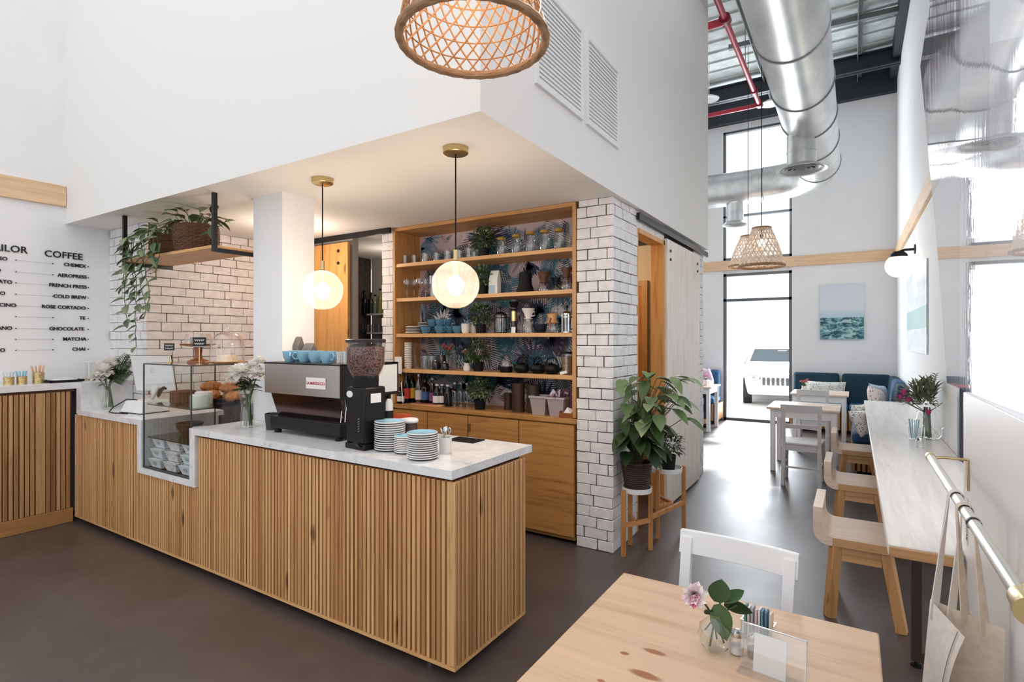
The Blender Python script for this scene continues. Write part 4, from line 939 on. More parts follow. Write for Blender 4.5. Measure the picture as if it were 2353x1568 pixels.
# second shelf
def wine_glass():
    return MB().lathe([(.001, 0), (.03, .001), (.03, .003), (.006, .008), (.0035, .02), (.0035, .085), (.02, .1), (.035, .125), (.037, .15), (.032, .185)], 20, cap=False)
wg = tag(ob('wine_glass', wine_glass(), jar_glass), 'x', 'glass')
spots = [((sx_(px, Y), Y, SH[2]), 0, 'stemmed wine glass on the second shelf, %s from the left' % ORD[i]) for i, (px, Y) in enumerate(((935, 3.80), (952, 3.87), (963, 3.80), (978, 3.88)))]
repeat(wg, spots, 'wine glasses on the second shelf')
tg = tag(ob('tall_glass', tum(.03, .2), jar_glass), 'x', 'glass')
repeat(tg, [((sx_(px, Y), Y, SH[2]), 0, 'tall tumbler on the second shelf behind the globe lamp, ' + l) for px, Y, l in ((994, 3.82, 'left one'), (1012, 3.88, 'middle one'), (1030, 3.83, 'right one'))], 'tall tumblers on the second shelf')
t = coffee_bag('coffee_bag', 'white paper coffee bag with a pale blue label on the second shelf', .045, .03, .205, paper_white, None); t.location = (sx_(1137, 3.82), 3.82, SH[2])
ob('label', MB().box(-.034, .02, -.0325, -.030, .01, .075), plain('sky_label', rgb(170, 196, 216), .6), t, smooth=False, label='pale blue label')
t = T('kettle_cover', 'matte black flared canister on the second shelf', 'canister', (sx_(1207, 3.84), 3.84, SH[2]))
ob('body', MB().lathe([(.001, 0), (.078, 0), (.076, .012), (.055, .07), (.05, .165), (.04, .172), (.001, .172)], 28), matte_black, t)
ob('knob', MB().cyl((0, 0, 0), .014, .172, .19, 14), matte_black, t)
brown_cone = mottled('pleated_brown', rgb(70, 42, 30), rgb(110, 70, 48), 40, .5)
def dripper(label, px, Y, z, cone, server, r=.05, sh=.085, ch=.07):
    t = T('coffee_dripper', label, 'coffee dripper', (sx_(px, Y), Y, z))
    ob('server', MB().lathe([(.001, .002), (r * .95, .002), (r, sh * .3), (r * .75, sh * .8), (r * .55, sh)], 22, cap=False), server, t)
    ob('cone', MB().lathe([(.016, sh - .02), (.018, sh), (r * 1.05, sh + ch), (r * .98, sh + ch), (.014, sh + .004)], 24, cap=False).lathe([(r * .4, sh), (r * .7, sh), (r * .7, sh + .006), (r * .4, sh + .006)], 22, cap=False), cone, t)
    ob('handle', MB().tube([(r * .55, 0, sh + ch * .55), (r * 1.15, 0, sh + ch * .7), (r * 1.15, 0, sh + ch * .3), (r * .45, 0, sh + ch * .25)], .005, 8), cone, t)
    return t
dripper('brown cone dripper on a glass carafe, second shelf', 1250, 3.83, SH[2], brown_cone, jar_glass, .052, .075, .085)
dripper('small dark blue dripper behind the brown cone, second shelf', 1277, 3.93, SH[2], navy_glaze, jar_glass, .04, .07, .05)
dripper('brown wave dripper on a ribbed glass server at the right end of the second shelf', 1302, 3.83, SH[2], brown_cone, jar_glass, .044, .105, .075)
# third shelf
def stack(px, Y, z, n, r, where, grp, m=(white_china, blue_china, navy_glaze)):
    p = saucer_proto(r)
    repeat(p, [((sx_(px, Y), Y, z + i * .0135), 0, '%s saucer from the bottom of the %s' % (ORD[i], where)) for i in range(n)], grp)
stack(950, 3.82, SH[3], 5, .075, 'stack at the left end of the third shelf', 'saucers at the left of the third shelf')
stack(974, 3.94, SH[3], 8, .06, 'rear stack behind the cups on the third shelf', 'saucers at the rear of the third shelf')
deep_blue = plain('deep_blue_glaze', rgb(78, 128, 160), .2)
repeat(cup('x', m=deep_blue, r=.05, h=.065), [((sx_(px, Y), Y, SH[3] + dz), rz, 'blue cup on the third shelf, ' + l) for px, Y, dz, rz, l in (
    (979, 3.81, 0, -.4, 'front left'), (1011, 3.80, 0, -.2, 'front middle'), (1033, 3.87, 0, .1, 'behind the front middle one'), (1052, 3.82, 0, .3, 'front right, nearest the white jug'), (996, 3.92, 0, .5, 'rear left'),
    (994, 3.86, .066, .6, 'stacked at the left of the upper row'), (1013, 3.87, .066, -.3, 'stacked in the middle of the upper row'), (1027, 3.9, .066, .2, 'stacked at the right of the upper row'))], 'blue cups on the third shelf')
for px, Y, h, l in ((1070, 3.80, .085, 'white tapered cup left of the plant on the third shelf'), (1088, 3.88, .08, 'white tapered cup behind the left edge of the plant, third shelf')):
    tag(ob('cup', MB().at((sx_(px, Y), Y, SH[3])).lathe([(.001, 0), (.028, 0), (.036, .02), (.04, h), (.036, h), (.03, .02), (.001, .012)], 22, cap=False), white_china), l, 'cup')
def press(label, px, Y, z, r, h, m=chrome):
    t = T('french_press', label, 'coffee press', (sx_(px, Y), Y, z))
    ob('beaker', MB().lathe([(.001, .004), (r * .96, .004), (r, h)], 22, cap=False), jar_glass, t)
    fr = MB()
    for i in range(4): a = PI / 4 + i * PI / 2; fr.bar((r * 1.04 * math.cos(a), r * 1.04 * math.sin(a), 0), (r * 1.04 * math.cos(a), r * 1.04 * math.sin(a), h), .006)
    ob('frame', fr.lathe([(r * 1.05, 0), (r * 1.07, 0), (r * 1.07, .01), (r * 1.05, .01)], 22, cap=False).lathe([(r * 1.04, h * .8), (r * 1.07, h * .8), (r * 1.07, h * .84), (r * 1.04, h * .84)], 22, cap=False), m, t)
    ob('lid', MB().lathe([(.001, h + .02), (r * .6, h + .018), (r * 1.04, h), (r * 1.04, h - .008)], 22, cap=False), m, t)
    ob('plunger', MB().cyl((0, 0, 0), .003, h * .4, h + .05, 8).ball((0, 0, h + .055), .011, 12, 8), black_plastic, t)
    ob('handle', MB().tube([(r, 0, h * .82), (r * 1.7, 0, h * .82), (r * 1.75, 0, h * .2), (r, 0, h * .2)], .006, 8), black_plastic, t); return t
press('black framed french press right of the plant, third shelf', 1150, 3.83, SH[3], .05, .16, black_metal)
press('steel french press at the right end of the third shelf', 1303, 3.84, SH[3], .038, .15, chrome)
t = T('press_brewer', 'tall dark plunger brewer with a gold band on the third shelf', 'coffee brewer', (sx_(1181, 3.83), 3.83, SH[3]))
ob('tube', MB().lathe([(.001, .0), (.03, 0), (.026, .06), (.024, .19), (.036, .2), (.036, .21), (.001, .21)], 22), plain('smoke_plastic', rgb(38, 30, 32), .25), t)
ob('funnel', MB().lathe([(.024, .21), (.045, .26), (.04, .26), (.02, .21)], 22, cap=False), black_plastic, t)
ob('band', MB().lathe([(.0255, .1), (.025, .18)], 22, cap=False), brass, t)
tag(ob('price_card', MB().at((sx_(1179, 3.765), 3.765, SH[3]), (R(-8), 0, 0)).box(-.02, .02, 0, .002, 0, .05), paper_white, smooth=False), 'small white card leaning before the dark plunger brewer', 'card')
ribbed = MB().lathe([(.001, .003)] + [((.052 + .004 * (-1) ** i) * (1 - .03 * i), .004 + .012 * i) for i in range(10)], 24, cap=False)
t = dripper('white china dripper on a ribbed glass server, third shelf', 1214, 3.82, SH[3], white_china, jar_glass, .052, .115, .085)
tag(ob('serving_bowl', MB().at((sx_(1242, 3.9), 3.9, SH[3])).lathe([(.001, 0), (.03, 0), (.065, .05), (.07, .075), (.064, .075), (.03, .01), (.001, .01)], 26, cap=False), navy_glaze), 'navy bowl behind the white dripper on the third shelf', 'bowl')
t = T('pour_over_flask', 'hourglass glass coffee flask with a wooden collar and leather tie', 'coffee flask', (sx_(1270, 3.82), 3.82, SH[3]))
ob('flask', MB().lathe([(.001, .003), (.05, .003), (.056, .03), (.045, .075), (.02, .105), (.02, .115), (.045, .165)], 24, cap=False), jar_glass, t)
ob('collar', MB().lathe([(.047, .078), (.028, .1), (.028, .118), (.042, .15), (.046, .15), (.034, .12), (.034, .1), (.051, .08)], 24, cap=False), shelf_wood, t)
ob('tie', MB().tube([(0, -.036, .11), (.005, -.05, .08), (.01, -.052, .03)], .003, 6).tube([(0, -.036, .11), (-.006, -.05, .08), (-.008, -.052, .035)], .003, 6).ball((0, -.038, .11), .008, 10, 6), plain('leather_tie', rgb(140, 66, 40), .6), t)
# fourth shelf
lidm = plain('ribbed_white_cups', rgb(222, 216, 210), .4)
cupst = lambda h, r: MB().lathe([(.001, 0), (r * .8, 0)] + [(r * (.82 + .18 * (k % 2)), .012 + (h - .012) * k / 22) for k in range(23)] + [(.001, h)], 20)
tag(ob('cup_sleeve', MB().at((sx_(937, 3.80), 3.80, SH[4])).add([], []), lidm), 'x', 'cups') if False else None
for px, Y, h, l, m in ((938, 3.80, .245, 'tall sleeve of white ribbed cups at the left end of the fourth shelf', lidm), (958, 3.84, .24, 'tall sleeve of clear ribbed cups, second from the left on the fourth shelf', jar_glass)):
    tag(ob('cup_sleeve', cupst(h, .04), m), l, 'cups').location = (sx_(px, Y), Y, SH[4])
repeat(tag(ob('juice_glass', tum(.034, .12), jar_glass), 'x', 'glass'), [((sx_(px, Y), Y, SH[4]), 0, 'clear glass on the fourth shelf, ' + l) for px, Y, l in ((975, 3.80, 'front left'), (979, 3.92, 'rear left'), (991, 3.81, 'front right, beside the dark jars'))], 'clear glasses on the fourth shelf')
for i, (px, Y, r, h) in enumerate(((1001, 3.79, .036, .07), (1015, 3.86, .045, .13), (1022, 3.79, .038, .06))):
    t = T('dark_jar', 'dark glass jar with a steel knob on the fourth shelf, %s of three' % ('left', 'rear', 'right')[i], 'jar', (sx_(px, Y), Y, SH[4]), group='dark jars on the fourth shelf')
    ob('jar', MB().lathe([(.001, 0), (r, 0), (r * 1.05, h * .5), (r * .8, h), (.001, h)], 22), plain('dark_glass', rgb(40, 30, 36), .1), t); ob('knob', MB().ball((0, 0, h + .008), .011, 12, 8), chrome, t)
def posy(label, loc, r, h, gm, petals, n, seed, leafm=leaf_mid, spread=.05, ph=.07):
    rg = random.Random(seed); t = T('flower_vase', label, 'vase', loc)
    ob('vase', MB().lathe([(.001, .002), (r * .8, .002), (r, h * .35), (r * .7, h * .8), (r * .85, h)], 22, cap=False), gm, t)
    fl = MB(); st = MB(); lf = MB()
    for i in range(n):
        a = i * 2.4; q = spread * math.sqrt((i + .3) / n); c = (q * math.cos(a), q * math.sin(a), h + ph + rg.uniform(-.02, .03)); flower_ball(fl, c, .024, 18, seed=seed + i)
        st.tube([(0, 0, .006), (c[0] * .3, c[1] * .3, h), c], .0018, 5)
    for i in range(10):
        a = rg.uniform(0, 6.3); lf.leaf((.01 * math.cos(a), .01 * math.sin(a), h), (math.cos(a), math.sin(a), rg.uniform(.3, 1.2)), .05, .022)
    ob('blooms', fl, petals, t); ob('stems', st, stem_green, t); ob('foliage', lf, leafm, t); return t
posy('red and white posy in a clear vase on the fourth shelf', (sx_(1031, 3.87), 3.87, SH[4]), .035, .13, jar_glass, petal_red, 8, 31)
posy('dried cream flowers in a small white pot on the fourth shelf', (sx_(1073, 3.78), 3.78, SH[4]), .034, .07, white_china, leafy('dried_petal', rgb(176, 140, 104), rgb(206, 180, 150), rgb(226, 206, 186)), 5, 33, leaf_dark, .03, .08)
t = T('glass_teapot', 'small glass teapot with a dark base and wire handle on the fourth shelf', 'teapot', (sx_(1163, 3.81), 3.81, SH[4]))
ob('body', MB().lathe([(.001, .045), (.05, .045), (.048, .09), (.04, .1)], 22, cap=False), jar_glass, t); ob('base', MB().lathe([(.001, 0), (.05, 0), (.053, .01), (.052, .048), (.001, .048)], 22), cast_iron, t)
ob('handle', MB().tube([(.048 * math.cos(a), 0, .07 + .075 * math.sin(a)) for a in [PI * i / 10 for i in range(11)]], .004, 6), black_metal, t)
def teapot(label, px, Y, rz, r=.062):
    t = T('iron_teapot', label, 'teapot', (sx_(px, Y), Y, SH[4]), rz, 'iron teapots on the fourth shelf')
    ob('body', MB().lathe([(.001, 0), (r * .7, 0), (r, r * .45), (r * 1.02, r * .75), (r * .8, r * 1.12), (r * .5, r * 1.2), (.001, r * 1.2)], 26), cast_iron, t)
    ob('lid', MB().lathe([(r * .55, r * 1.2), (r * .4, r * 1.3), (.006, r * 1.34), (.008, r * 1.44), (.001, r * 1.5)], 22), cast_iron, t)
    ob('spout', MB().tube([(r * .85, 0, r * .6), (r * 1.35, 0, r * .75), (r * 1.6, 0, r * 1.15)], [r * .22, r * .16, r * .1], 10), cast_iron, t)
    ob('handle', MB().tube([(r * .85 * math.cos(a), 0, r * .95 + r * 1.15 * math.sin(a)) for a in [PI * i / 12 for i in range(13)]], .006, 7), cast_iron, t)
teapot('black iron teapot with a hoop handle, left of three on the fourth shelf', 1199, 3.81, 2.9); teapot('black iron teapot with a hoop handle, middle of three on the fourth shelf', 1236, 3.82, -.3); teapot('black iron teapot with a hoop handle, right of three on the fourth shelf', 1268, 3.81, .4)
t = T('tea_canister', 'glass canister of dried tea with a black lid, right end of the fourth shelf', 'canister', (sx_(1303, 3.87), 3.87, SH[4]))
ob('glass', MB().lathe([(.001, .002), (.045, .002), (.046, .16)], 22, cap=False), jar_glass, t); ob('tea', MB().cyl((0, 0, 0), .043, .004, .14, 22), mottled('dried_tea', rgb(120, 92, 60), rgb(170, 142, 104), 60, .9), t); ob('lid', MB().cyl((0, 0, 0), .05, .16, .176, 22), matte_black, t)
tag(ob('shelf_card', MB().at((sx_(1296, 3.76), 3.76, SH[4]), (0, R(-15), 0)).box(-.03, .03, 0, .004, .008, .03), paper_white, smooth=False), 'small tilted white card before the tea canister', 'card')
# on the pine worktop
def bottle(label, px, Y, r, h, gm, lab=None, capm=None, neck=.28, z=WZ, x=None, group=None):
    t = T('bottle', label, 'bottle', (sx_(px, Y) if x is None else x, Y, z), group=group)
    ob('glass', MB().lathe([(.001, .001), (r, .001), (r, h * .58), (r * .9, h * .66), (r * .36, h * (1 - neck * .75)), (r * .32, h * .96), (r * .38, h)], 20, cap=False), gm, t)
    if lab: ob('label', MB().lathe([(r * 1.015, h * .14), (r * 1.015, h * .46)], 20, cap=False), lab, t)
    if capm: ob('cap', MB().cyl((0, 0, 0), r * .42, h * .93, h * 1.01, 14), capm, t)
    return t
C_ = lambda n, c: plain(n, rgb(*c), .5)
ylab = C_('yellow_label', (216, 176, 60)); rlab = C_('red_label', (196, 52, 48)); blab = C_('blue_label', (70, 104, 160)); slab = C_('silver_label', (206, 204, 206)); plab = C_('purple_label', (128, 76, 128))
bottle('short dark bottle with a white label at the left end of the worktop', 921, 3.74, .034, .15, amber_glass, paper_white, matte_black)
bottle('syrup bottle with a red label and pale pourer, first of the tall bottles', 934, 3.80, .036, .30, green_glass, rlab, C_('cream_cap', (214, 196, 150)))
bottle('syrup bottle with a red and gold label, second of the tall bottles', 947, 3.86, .036, .30, green_glass, ylab, C_('grey_cap', (150, 150, 156)))
bottle('slim silver labelled bottle, third of the tall bottles', 962, 3.82, .032, .27, jar_glass, slab, chrome)
bottle('wide bottle with a blue label among the syrups', 977, 3.88, .05, .24, amber_glass, blab, matte_black)
bottle('slim bottle with a purple label right of the blue one', 994, 3.83, .03, .24, amber_glass, plab, C_('lilac_cap', (180, 150, 176)))
for i, px in enumerate((1004, 1016, 1029)):
    bottle('squat black bottle with a white cap, %s of three on the worktop' % ('left', 'middle', 'right')[i], px, 3.80 + .03 * (i % 2), .037, .19, plain('black_bottle', rgb(26, 22, 26), .15), paper_white if i < 2 else None, white_plastic, .2)
for i, px in enumerate((1045, 1059, 1073)):
    bottle('clear swing bottle on the worktop, %s of three' % ('left', 'middle', 'right')[i], px, 3.84 + .03 * (i % 2), .036, .21, jar_glass, None, chrome, .34)
tag(ob('chopping_board', MB().at((sx_(985, 3.745), 3.748, WZ), (0, 0, .06)).box(-.17, .17, -.05, .04, 0, .012), shelf_wood, bev=.003), 'thin pale chopping board lying along the worktop edge', 'board')
tag(ob('folded_menu', MB().at((sx_(980, 3.75), 3.755, WZ + .0125), (0, 0, .15)).box(-.1, .1, -.035, .03, 0, .004), C_('rose_card', (150, 84, 84)), smooth=False), 'dark red folded menu on the pale chopping board', 'menu')
for i, (px, Y, r, h) in enumerate(((1168, 3.90, .035, .14), (1191, 3.82, .052, .235), (1225, 3.84, .052, .225))):
    t = T('wooden_canister', 'dark wooden canister on the worktop, ' + ('short one at the left', 'tall one in the middle', 'tall one at the right')[i], 'canister', (sx_(px, Y), Y, WZ), group='dark canisters on the worktop')
    ob('body', MB().lathe([(.001, 0), (r, 0), (r, h * .9), (r * .96, h * .9), (.001, h * .9)], 26), dark_wood, t); ob('lid', MB().lathe([(r * 1.02, h * .9), (r * 1.02, h), (.001, h)], 26), dark_wood, t)
def bin_(label, px, Y, fill):
    t = T('storage_bin', label, 'bin', (sx_(px, Y), Y, WZ), R(4), 'grey bins on the worktop')
    w0, w1, h = .052, .072, .15
    m = MB().add([(-w0, -w0, 0), (w0, -w0, 0), (w0, w0, 0), (-w0, w0, 0), (-w1, -w1, h), (w1, -w1, h), (w1, w1, h), (-w1, w1, h), (-w1 + .006, -w1 + .006, h), (w1 - .006, -w1 + .006, h), (w1 - .006, w1 - .006, h), (-w1 + .006, w1 - .006, h), (-w0, -w0, .01), (w0, -w0, .01), (w0, w0, .01), (-w0, w0, .01)],
       [(0, 3, 2, 1), (0, 1, 5, 4), (1, 2, 6, 5), (2, 3, 7, 6), (3, 0, 4, 7), (4, 5, 9, 8), (5, 6, 10, 9), (6, 7, 11, 10), (7, 4, 8, 11), (8, 9, 13, 12), (9, 10, 14, 13), (10, 11, 15, 14), (11, 8, 12, 15), (12, 13, 14, 15)])
    ob('tub', m, plain('putty_plastic', rgb(172, 160, 160), .5), t, smooth=False)
    ob('rim', MB().box(-w1 - .005, w1 + .005, -w1 - .005, -w1, h - .016, h).box(-w1 - .005, w1 + .005, w1, w1 + .005, h - .016, h).box(-w1 - .005, -w1, -w1, w1, h - .016, h).box(w1, w1 + .005, -w1, w1, h - .016, h), plain('putty_plastic_rim', rgb(184, 174, 174), .5), t, smooth=False)
    return t
t = bin_('putty coloured plastic bin left of its twin at the right end of the worktop', 1244, 3.80, 0)
t = bin_('putty coloured plastic bin full of wrapped packets beside the brick pier', 1284, 3.79, 1)
pk = MB()
for i in range(26): pk.at((rnd(-.05, .05), rnd(-.05, .05), .13 + rnd(0, .05)), (rnd(-.6, .6), rnd(-.6, .6), rnd(0, 3))).box(-.02, .02, -.004, .004, -.03, .03)
o = ob('packets', pk, leafy('dark_packets', rgb(70, 40, 60), rgb(120, 84, 104), rgb(210, 196, 206)), t, smooth=False); o['kind'] = 'stuff'
t = T('napkin_holder', 'small dark wooden napkin box at the right end of the worktop', 'napkin holder', (sx_(1305, 3.735), 3.735, WZ))
ob('box', MB().box(-.055, .055, -.04, -.034, 0, .04).box(-.055, .055, .034, .04, 0, .04).box(-.055, -.049, -.034, .034, 0, .05).box(.049, .055, -.034, .034, 0, .05).box(-.049, .049, -.034, .034, 0, .005), cake_wood, t, smooth=False)
tag(ob('napkins', MB().at((sx_(1305, 3.735), 3.735, WZ + .006)).add([(-.045, -.03, 0), (.045, -.03, 0), (.045, .03, 0), (-.045, .03, 0), (.0, -.01, .075), (.03, .02, .06), (-.02, .02, .05)], [(0, 3, 2, 1), (0, 1, 4), (1, 2, 5, 4), (2, 3, 6, 5), (3, 0, 4, 6), (4, 5, 6)]), paper_white, smooth=False), 'folded white napkins peaking from the dark wooden box', 'napkins')
tag(ob('notice', MB().at((atY(915, 866, 3.70)[0], 3.7, 1.0)).box(-.04, .045, -.0035, -.001, .228, .385), paper_white, smooth=False), 'blank white notice taped to the left side of the shelving', 'notice')
t = T('stirring_rod', 'slim steel stirrer leaning in front of the short dark bottle', 'spoon', (sx_(925, 3.70), 3.715, WZ)); ob('rod', MB().tube([(.01, -.02, 0), (-.03, .0, .2)], .004, 7), chrome, t); ob('bowl', MB().at((.011, -.02, .015), (0, 0, 0), (1, .3, 1.5)).ball((0, 0, 0), .01, 10, 6), chrome, t)
# ---------------------------------------------------------------- kitchen rack seen through the barn doorway
kx = -4.72
t = T('kitchen_rack', 'wall rack with two shelves and a black upright in the back kitchen', 'rack', (-4.75, 4.72, 0))
ob('upright', MB().box(.12, .15, .0, .03, 1.2, 2.42), black_metal, t, smooth=False)
for z in (1.86, 1.63): ob('shelf_board', MB().box(-.35, .75, .03, .28, z - .02, z), grey_paint, t, smooth=False)
ob('cabinet', MB().box(-.35, .75, -.1, .28, .0, 1.2), plain('dark_cabinet', rgb(52, 44, 42), .5), t, smooth=False)
for i, (px, gm, h) in enumerate(((826, green_glass, .27), (838, amber_glass, .3), (852, green_glass, .27), (862, jar_glass, .24), (874, plain('olive_bottle', rgb(110, 118, 60), .2), .31))):
    bottle('bottle on the upper kitchen rack shelf beyond the barn door, %s from the left' % ORD[i], px, 4.86, .036, h, gm, None, matte_black, .34, 1.86, atY(px, 700, 4.86)[0], 'bottles on the kitchen rack')
kg = tag(ob('kitchen_glass', tum(.032, .1), jar_glass), 'x', 'glass')
repeat(kg, [((atY(px, 740, 4.86)[0], 4.86, 1.63), 0, 'small glass on the lower kitchen rack shelf, %s from the left' % ORD[i]) for i, px in enumerate((822, 834, 846, 858, 870))], 'glasses on the kitchen rack')
# ---------------------------------------------------------------- clear screen on the low wall: glossy acrylic seen at a grazing angle
def screen_mat():
    m, nt, b = mk('acrylic_screen'); nt.nodes.remove(b); out = nt.nodes['Material Output']
    tc = nd(nt, 'TexCoord'); mp = nd(nt, 'Mapping', Vector=tc.outputs['Object'], Scale=(1, .7, .35))
    n = nd(nt, 'TexNoise', Vector=mp.outputs[0], Scale=1.1, Detail=1)
    st = nd(nt, 'Mapping', Vector=tc.outputs['Object'], Scale=(1, 9, 1.2), Rotation=(R(28), 0, 0))
    n2 = nd(nt, 'TexNoise', Vector=st.outputs[0], Scale=3, Detail=4)
    ma = nd(nt, 'Math', {'operation': 'MULTIPLY_ADD'}, i0=n2.outputs[0], i1=.012, i2=n.outputs[0])
    bp = nd(nt, 'Bump', Height=ma.outputs[0], Strength=.35, Distance=.03)
    z = nd(nt, 'SeparateXYZ', Vector=tc.outputs['Object'])      # upper creased sheet tinted in streaks, standing in for a dark ceiling reflection
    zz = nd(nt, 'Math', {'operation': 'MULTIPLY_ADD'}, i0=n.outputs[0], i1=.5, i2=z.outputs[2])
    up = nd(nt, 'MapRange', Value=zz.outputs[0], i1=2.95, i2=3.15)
    reflection_tint = ramp(nt, n2.outputs[0], [(.3, rgb(120, 104, 116)), (.5, rgb(168, 152, 160)), (.62, rgb(226, 220, 228))])
    gc = nd(nt, 'Mix', {'data_type': 'RGBA'}); nt.links.new(up.outputs[0], gc.inputs[0]); gc.inputs[6].default_value = (.95, .94, .96, 1); nt.links.new(reflection_tint, gc.inputs[7])
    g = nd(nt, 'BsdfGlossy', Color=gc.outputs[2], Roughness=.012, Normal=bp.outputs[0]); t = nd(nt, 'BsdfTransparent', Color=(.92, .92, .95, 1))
    lw = nd(nt, 'Fresnel', IOR=2.3); ma2 = nd(nt, 'Math', {'operation': 'MULTIPLY_ADD', 'use_clamp': True}, i0=lw.outputs[0], i1=1.35, i2=.1)
    mx = nd(nt, 'MixShader', i0=ma2.outputs[0], i1=t.outputs[0], i2=g.outputs[0]); nt.links.new(mx.outputs[0], out.inputs[0]); return m
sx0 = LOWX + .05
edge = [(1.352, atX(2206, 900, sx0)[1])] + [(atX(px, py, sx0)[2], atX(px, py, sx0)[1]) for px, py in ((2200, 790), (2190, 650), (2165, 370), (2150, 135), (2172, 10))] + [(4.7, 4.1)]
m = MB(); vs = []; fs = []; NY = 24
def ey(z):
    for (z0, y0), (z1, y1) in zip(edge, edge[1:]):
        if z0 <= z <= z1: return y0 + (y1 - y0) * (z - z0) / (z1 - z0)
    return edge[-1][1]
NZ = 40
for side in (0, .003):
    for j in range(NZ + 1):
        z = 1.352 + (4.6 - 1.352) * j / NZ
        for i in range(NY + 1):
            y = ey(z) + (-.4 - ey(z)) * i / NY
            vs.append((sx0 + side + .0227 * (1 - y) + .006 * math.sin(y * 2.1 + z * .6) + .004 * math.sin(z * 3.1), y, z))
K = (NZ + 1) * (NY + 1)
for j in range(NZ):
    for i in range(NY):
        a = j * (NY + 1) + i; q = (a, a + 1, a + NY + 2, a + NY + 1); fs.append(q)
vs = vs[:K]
tag(ob('screen_panel', m.add(vs, fs), screen_mat()), 'tall clear glossy screen with a creased top tinted like a dark ceiling reflection, on the low white wall', 'screen')
# brass rail with its brackets, and the canvas bag hung from it
RX, RZ = .2445, 1.105
rt = T('brass_rail', 'pale brass handrail on brackets along the low white wall', 'rail', (LOWX, 1.9, RZ))
ob('tube', MB().tube([(RX - LOWX, -.64, 0), (RX - LOWX, -.02, 0), (RX - LOWX, .0, 0), (RX - LOWX, .67, 0)], .0135, 18), rail_steel, rt)
ob('collar', MB().at((RX - LOWX, -.2, 0), (R(90), 0, 0)).lathe([(.0145, -.005), (.0155, -.005), (.0155, .005), (.0145, .005)], 18, cap=False), black_metal, rt)
ob('end_cap', MB().at((RX - LOWX, .67, 0), (R(90), 0, 0)).cyl((0, 0, 0), .016, -.02, .01, 20), brass, rt)
ob('end_cap', MB().at((RX - LOWX, -.66, 0), (R(90), 0, 0)).lathe([(.001, -.03), (.017, -.03), (.02, -.02), (.02, .03), (.024, .03), (.024, .042), (.001, .042)], 24), brass, rt)
ob('bracket', MB().tube([(RX - LOWX, .64, .0), (RX - LOWX + .03, .64, .008), (0, .64, .008)], .005, 8).box(-.006, -.0005, .62, .66, -.10, .012), brass, rt, bev=.001)
ob('bracket', MB().tube([(RX - LOWX, -.6, .0), (RX - LOWX + .03, -.6, .012), (-.002, -.6, .012)], .009, 10).box(-.008, -.0005, -.64, -.56, -.04, .03).tube([(RX - LOWX + .05, -.6, .01), (RX - LOWX + .05, -.6, -.02)], .006, 8), brass, rt, bev=.001)
t = T('wall_sticker', 'narrow cream sticker with black handwriting under the rail bracket', 'sticker', (LOWX, 2.56, .97))
ob('paper', MB().box(-.0015, -.0005, -.016, .016, -.17, .0), plain('cream_paper', rgb(232, 230, 206), .6), t, smooth=False)
text('lettering', 'Still kid', .036, Matrix(((0, 0, -1, -.002), (0, 1, 0, -.011), (1, 0, 0, -.155), (0, 0, 0, 1))), ink, t, .0003)
bag = T('tote_bag', 'natural canvas tote bag hanging by its straps from the brass rail', 'bag', (.24, 1.88, .4))
def sheet(P, nx, nz, th, fn):
    """a thick sheet from a grid function fn(u,v)"""
    vs = []; fs = []
    for s in (0, 1):
        for j in range(nz + 1):
            for i in range(nx + 1):
                p = Vector(fn(i / nx, j / nz)); vs.append((p.x, p.y + th * s, p.z))
    K = (nx + 1) * (nz + 1)
    for j in range(nz):
        for i in range(nx):
            a = j * (nx + 1) + i; fs += [(a, a + 1, a + nx + 2, a + nx + 1), (K + a, K + a + nx + 1, K + a + nx + 2, K + a + 1)]
    for i in range(nx): fs += [(i, K + i, K + i + 1, i + 1), (nz * (nx + 1) + i, nz * (nx + 1) + i + 1, K + nz * (nx + 1) + i + 1, K + nz * (nx + 1) + i)]
    for j in range(nz): a = j * (nx + 1); b = a + nx; fs += [(a, a + nx + 1, K + a + nx + 1, K + a), (b, K + b, K + b + nx + 1, b + nx + 1)]
    return P.add(vs, fs)
L3 = lambda a, b, t: tuple(x + (y - x) * t for x, y in zip(a, b))
def far_p(u, v): x, y, z = L3(L3((-.085, .075, 0), (.09, 0, 0), u), L3((-.055, .075, .405), (.092, -.005, .395), u), v); return (x, y + .012 * math.sin(u * 7) * (1 - v), z)
def near_p(u, v): x, y, z = L3(L3((-.085, .07, 0), (-.075, -.02, 0), u), L3((-.055, .07, .405), (-.004, -.13, .405), u), v); return (x + .006 * math.sin(v * 6) * u, y, z)
def base_p(u, v): return L3(L3((-.085, .07, 0), (.09, .0, 0), u), L3((-.075, -.02, 0), (.05, -.03, 0), u), v)
def side_p(u, v): return L3(L3((.05, -.03, 0), (.09, 0, 0), u), L3((.07, -.06, .2), (.092, -.005, .395), u), v)
ob('back_panel', sheet(MB(), 10, 10, .003, far_p), canvas_beige, bag, label='beige back panel')
ob('front_panel', sheet(MB(), 8, 10, .003, near_p), canvas_white, bag, label='pale folded front panel with a stitched edge')
ob('bottom', sheet(MB(), 4, 4, .002, lambda u, v: (base_p(u, v)[0], base_p(u, v)[1], -.004 + .0)), canvas_beige, bag)
ob('stitching', MB().tube([(lambda p: (p[0] - .0035, p[1] - .001, p[2]))(near_p(.86, k / 14)) for k in range(15)], .0012, 5), plain('grey_thread', rgb(150, 140, 134), .8), bag)
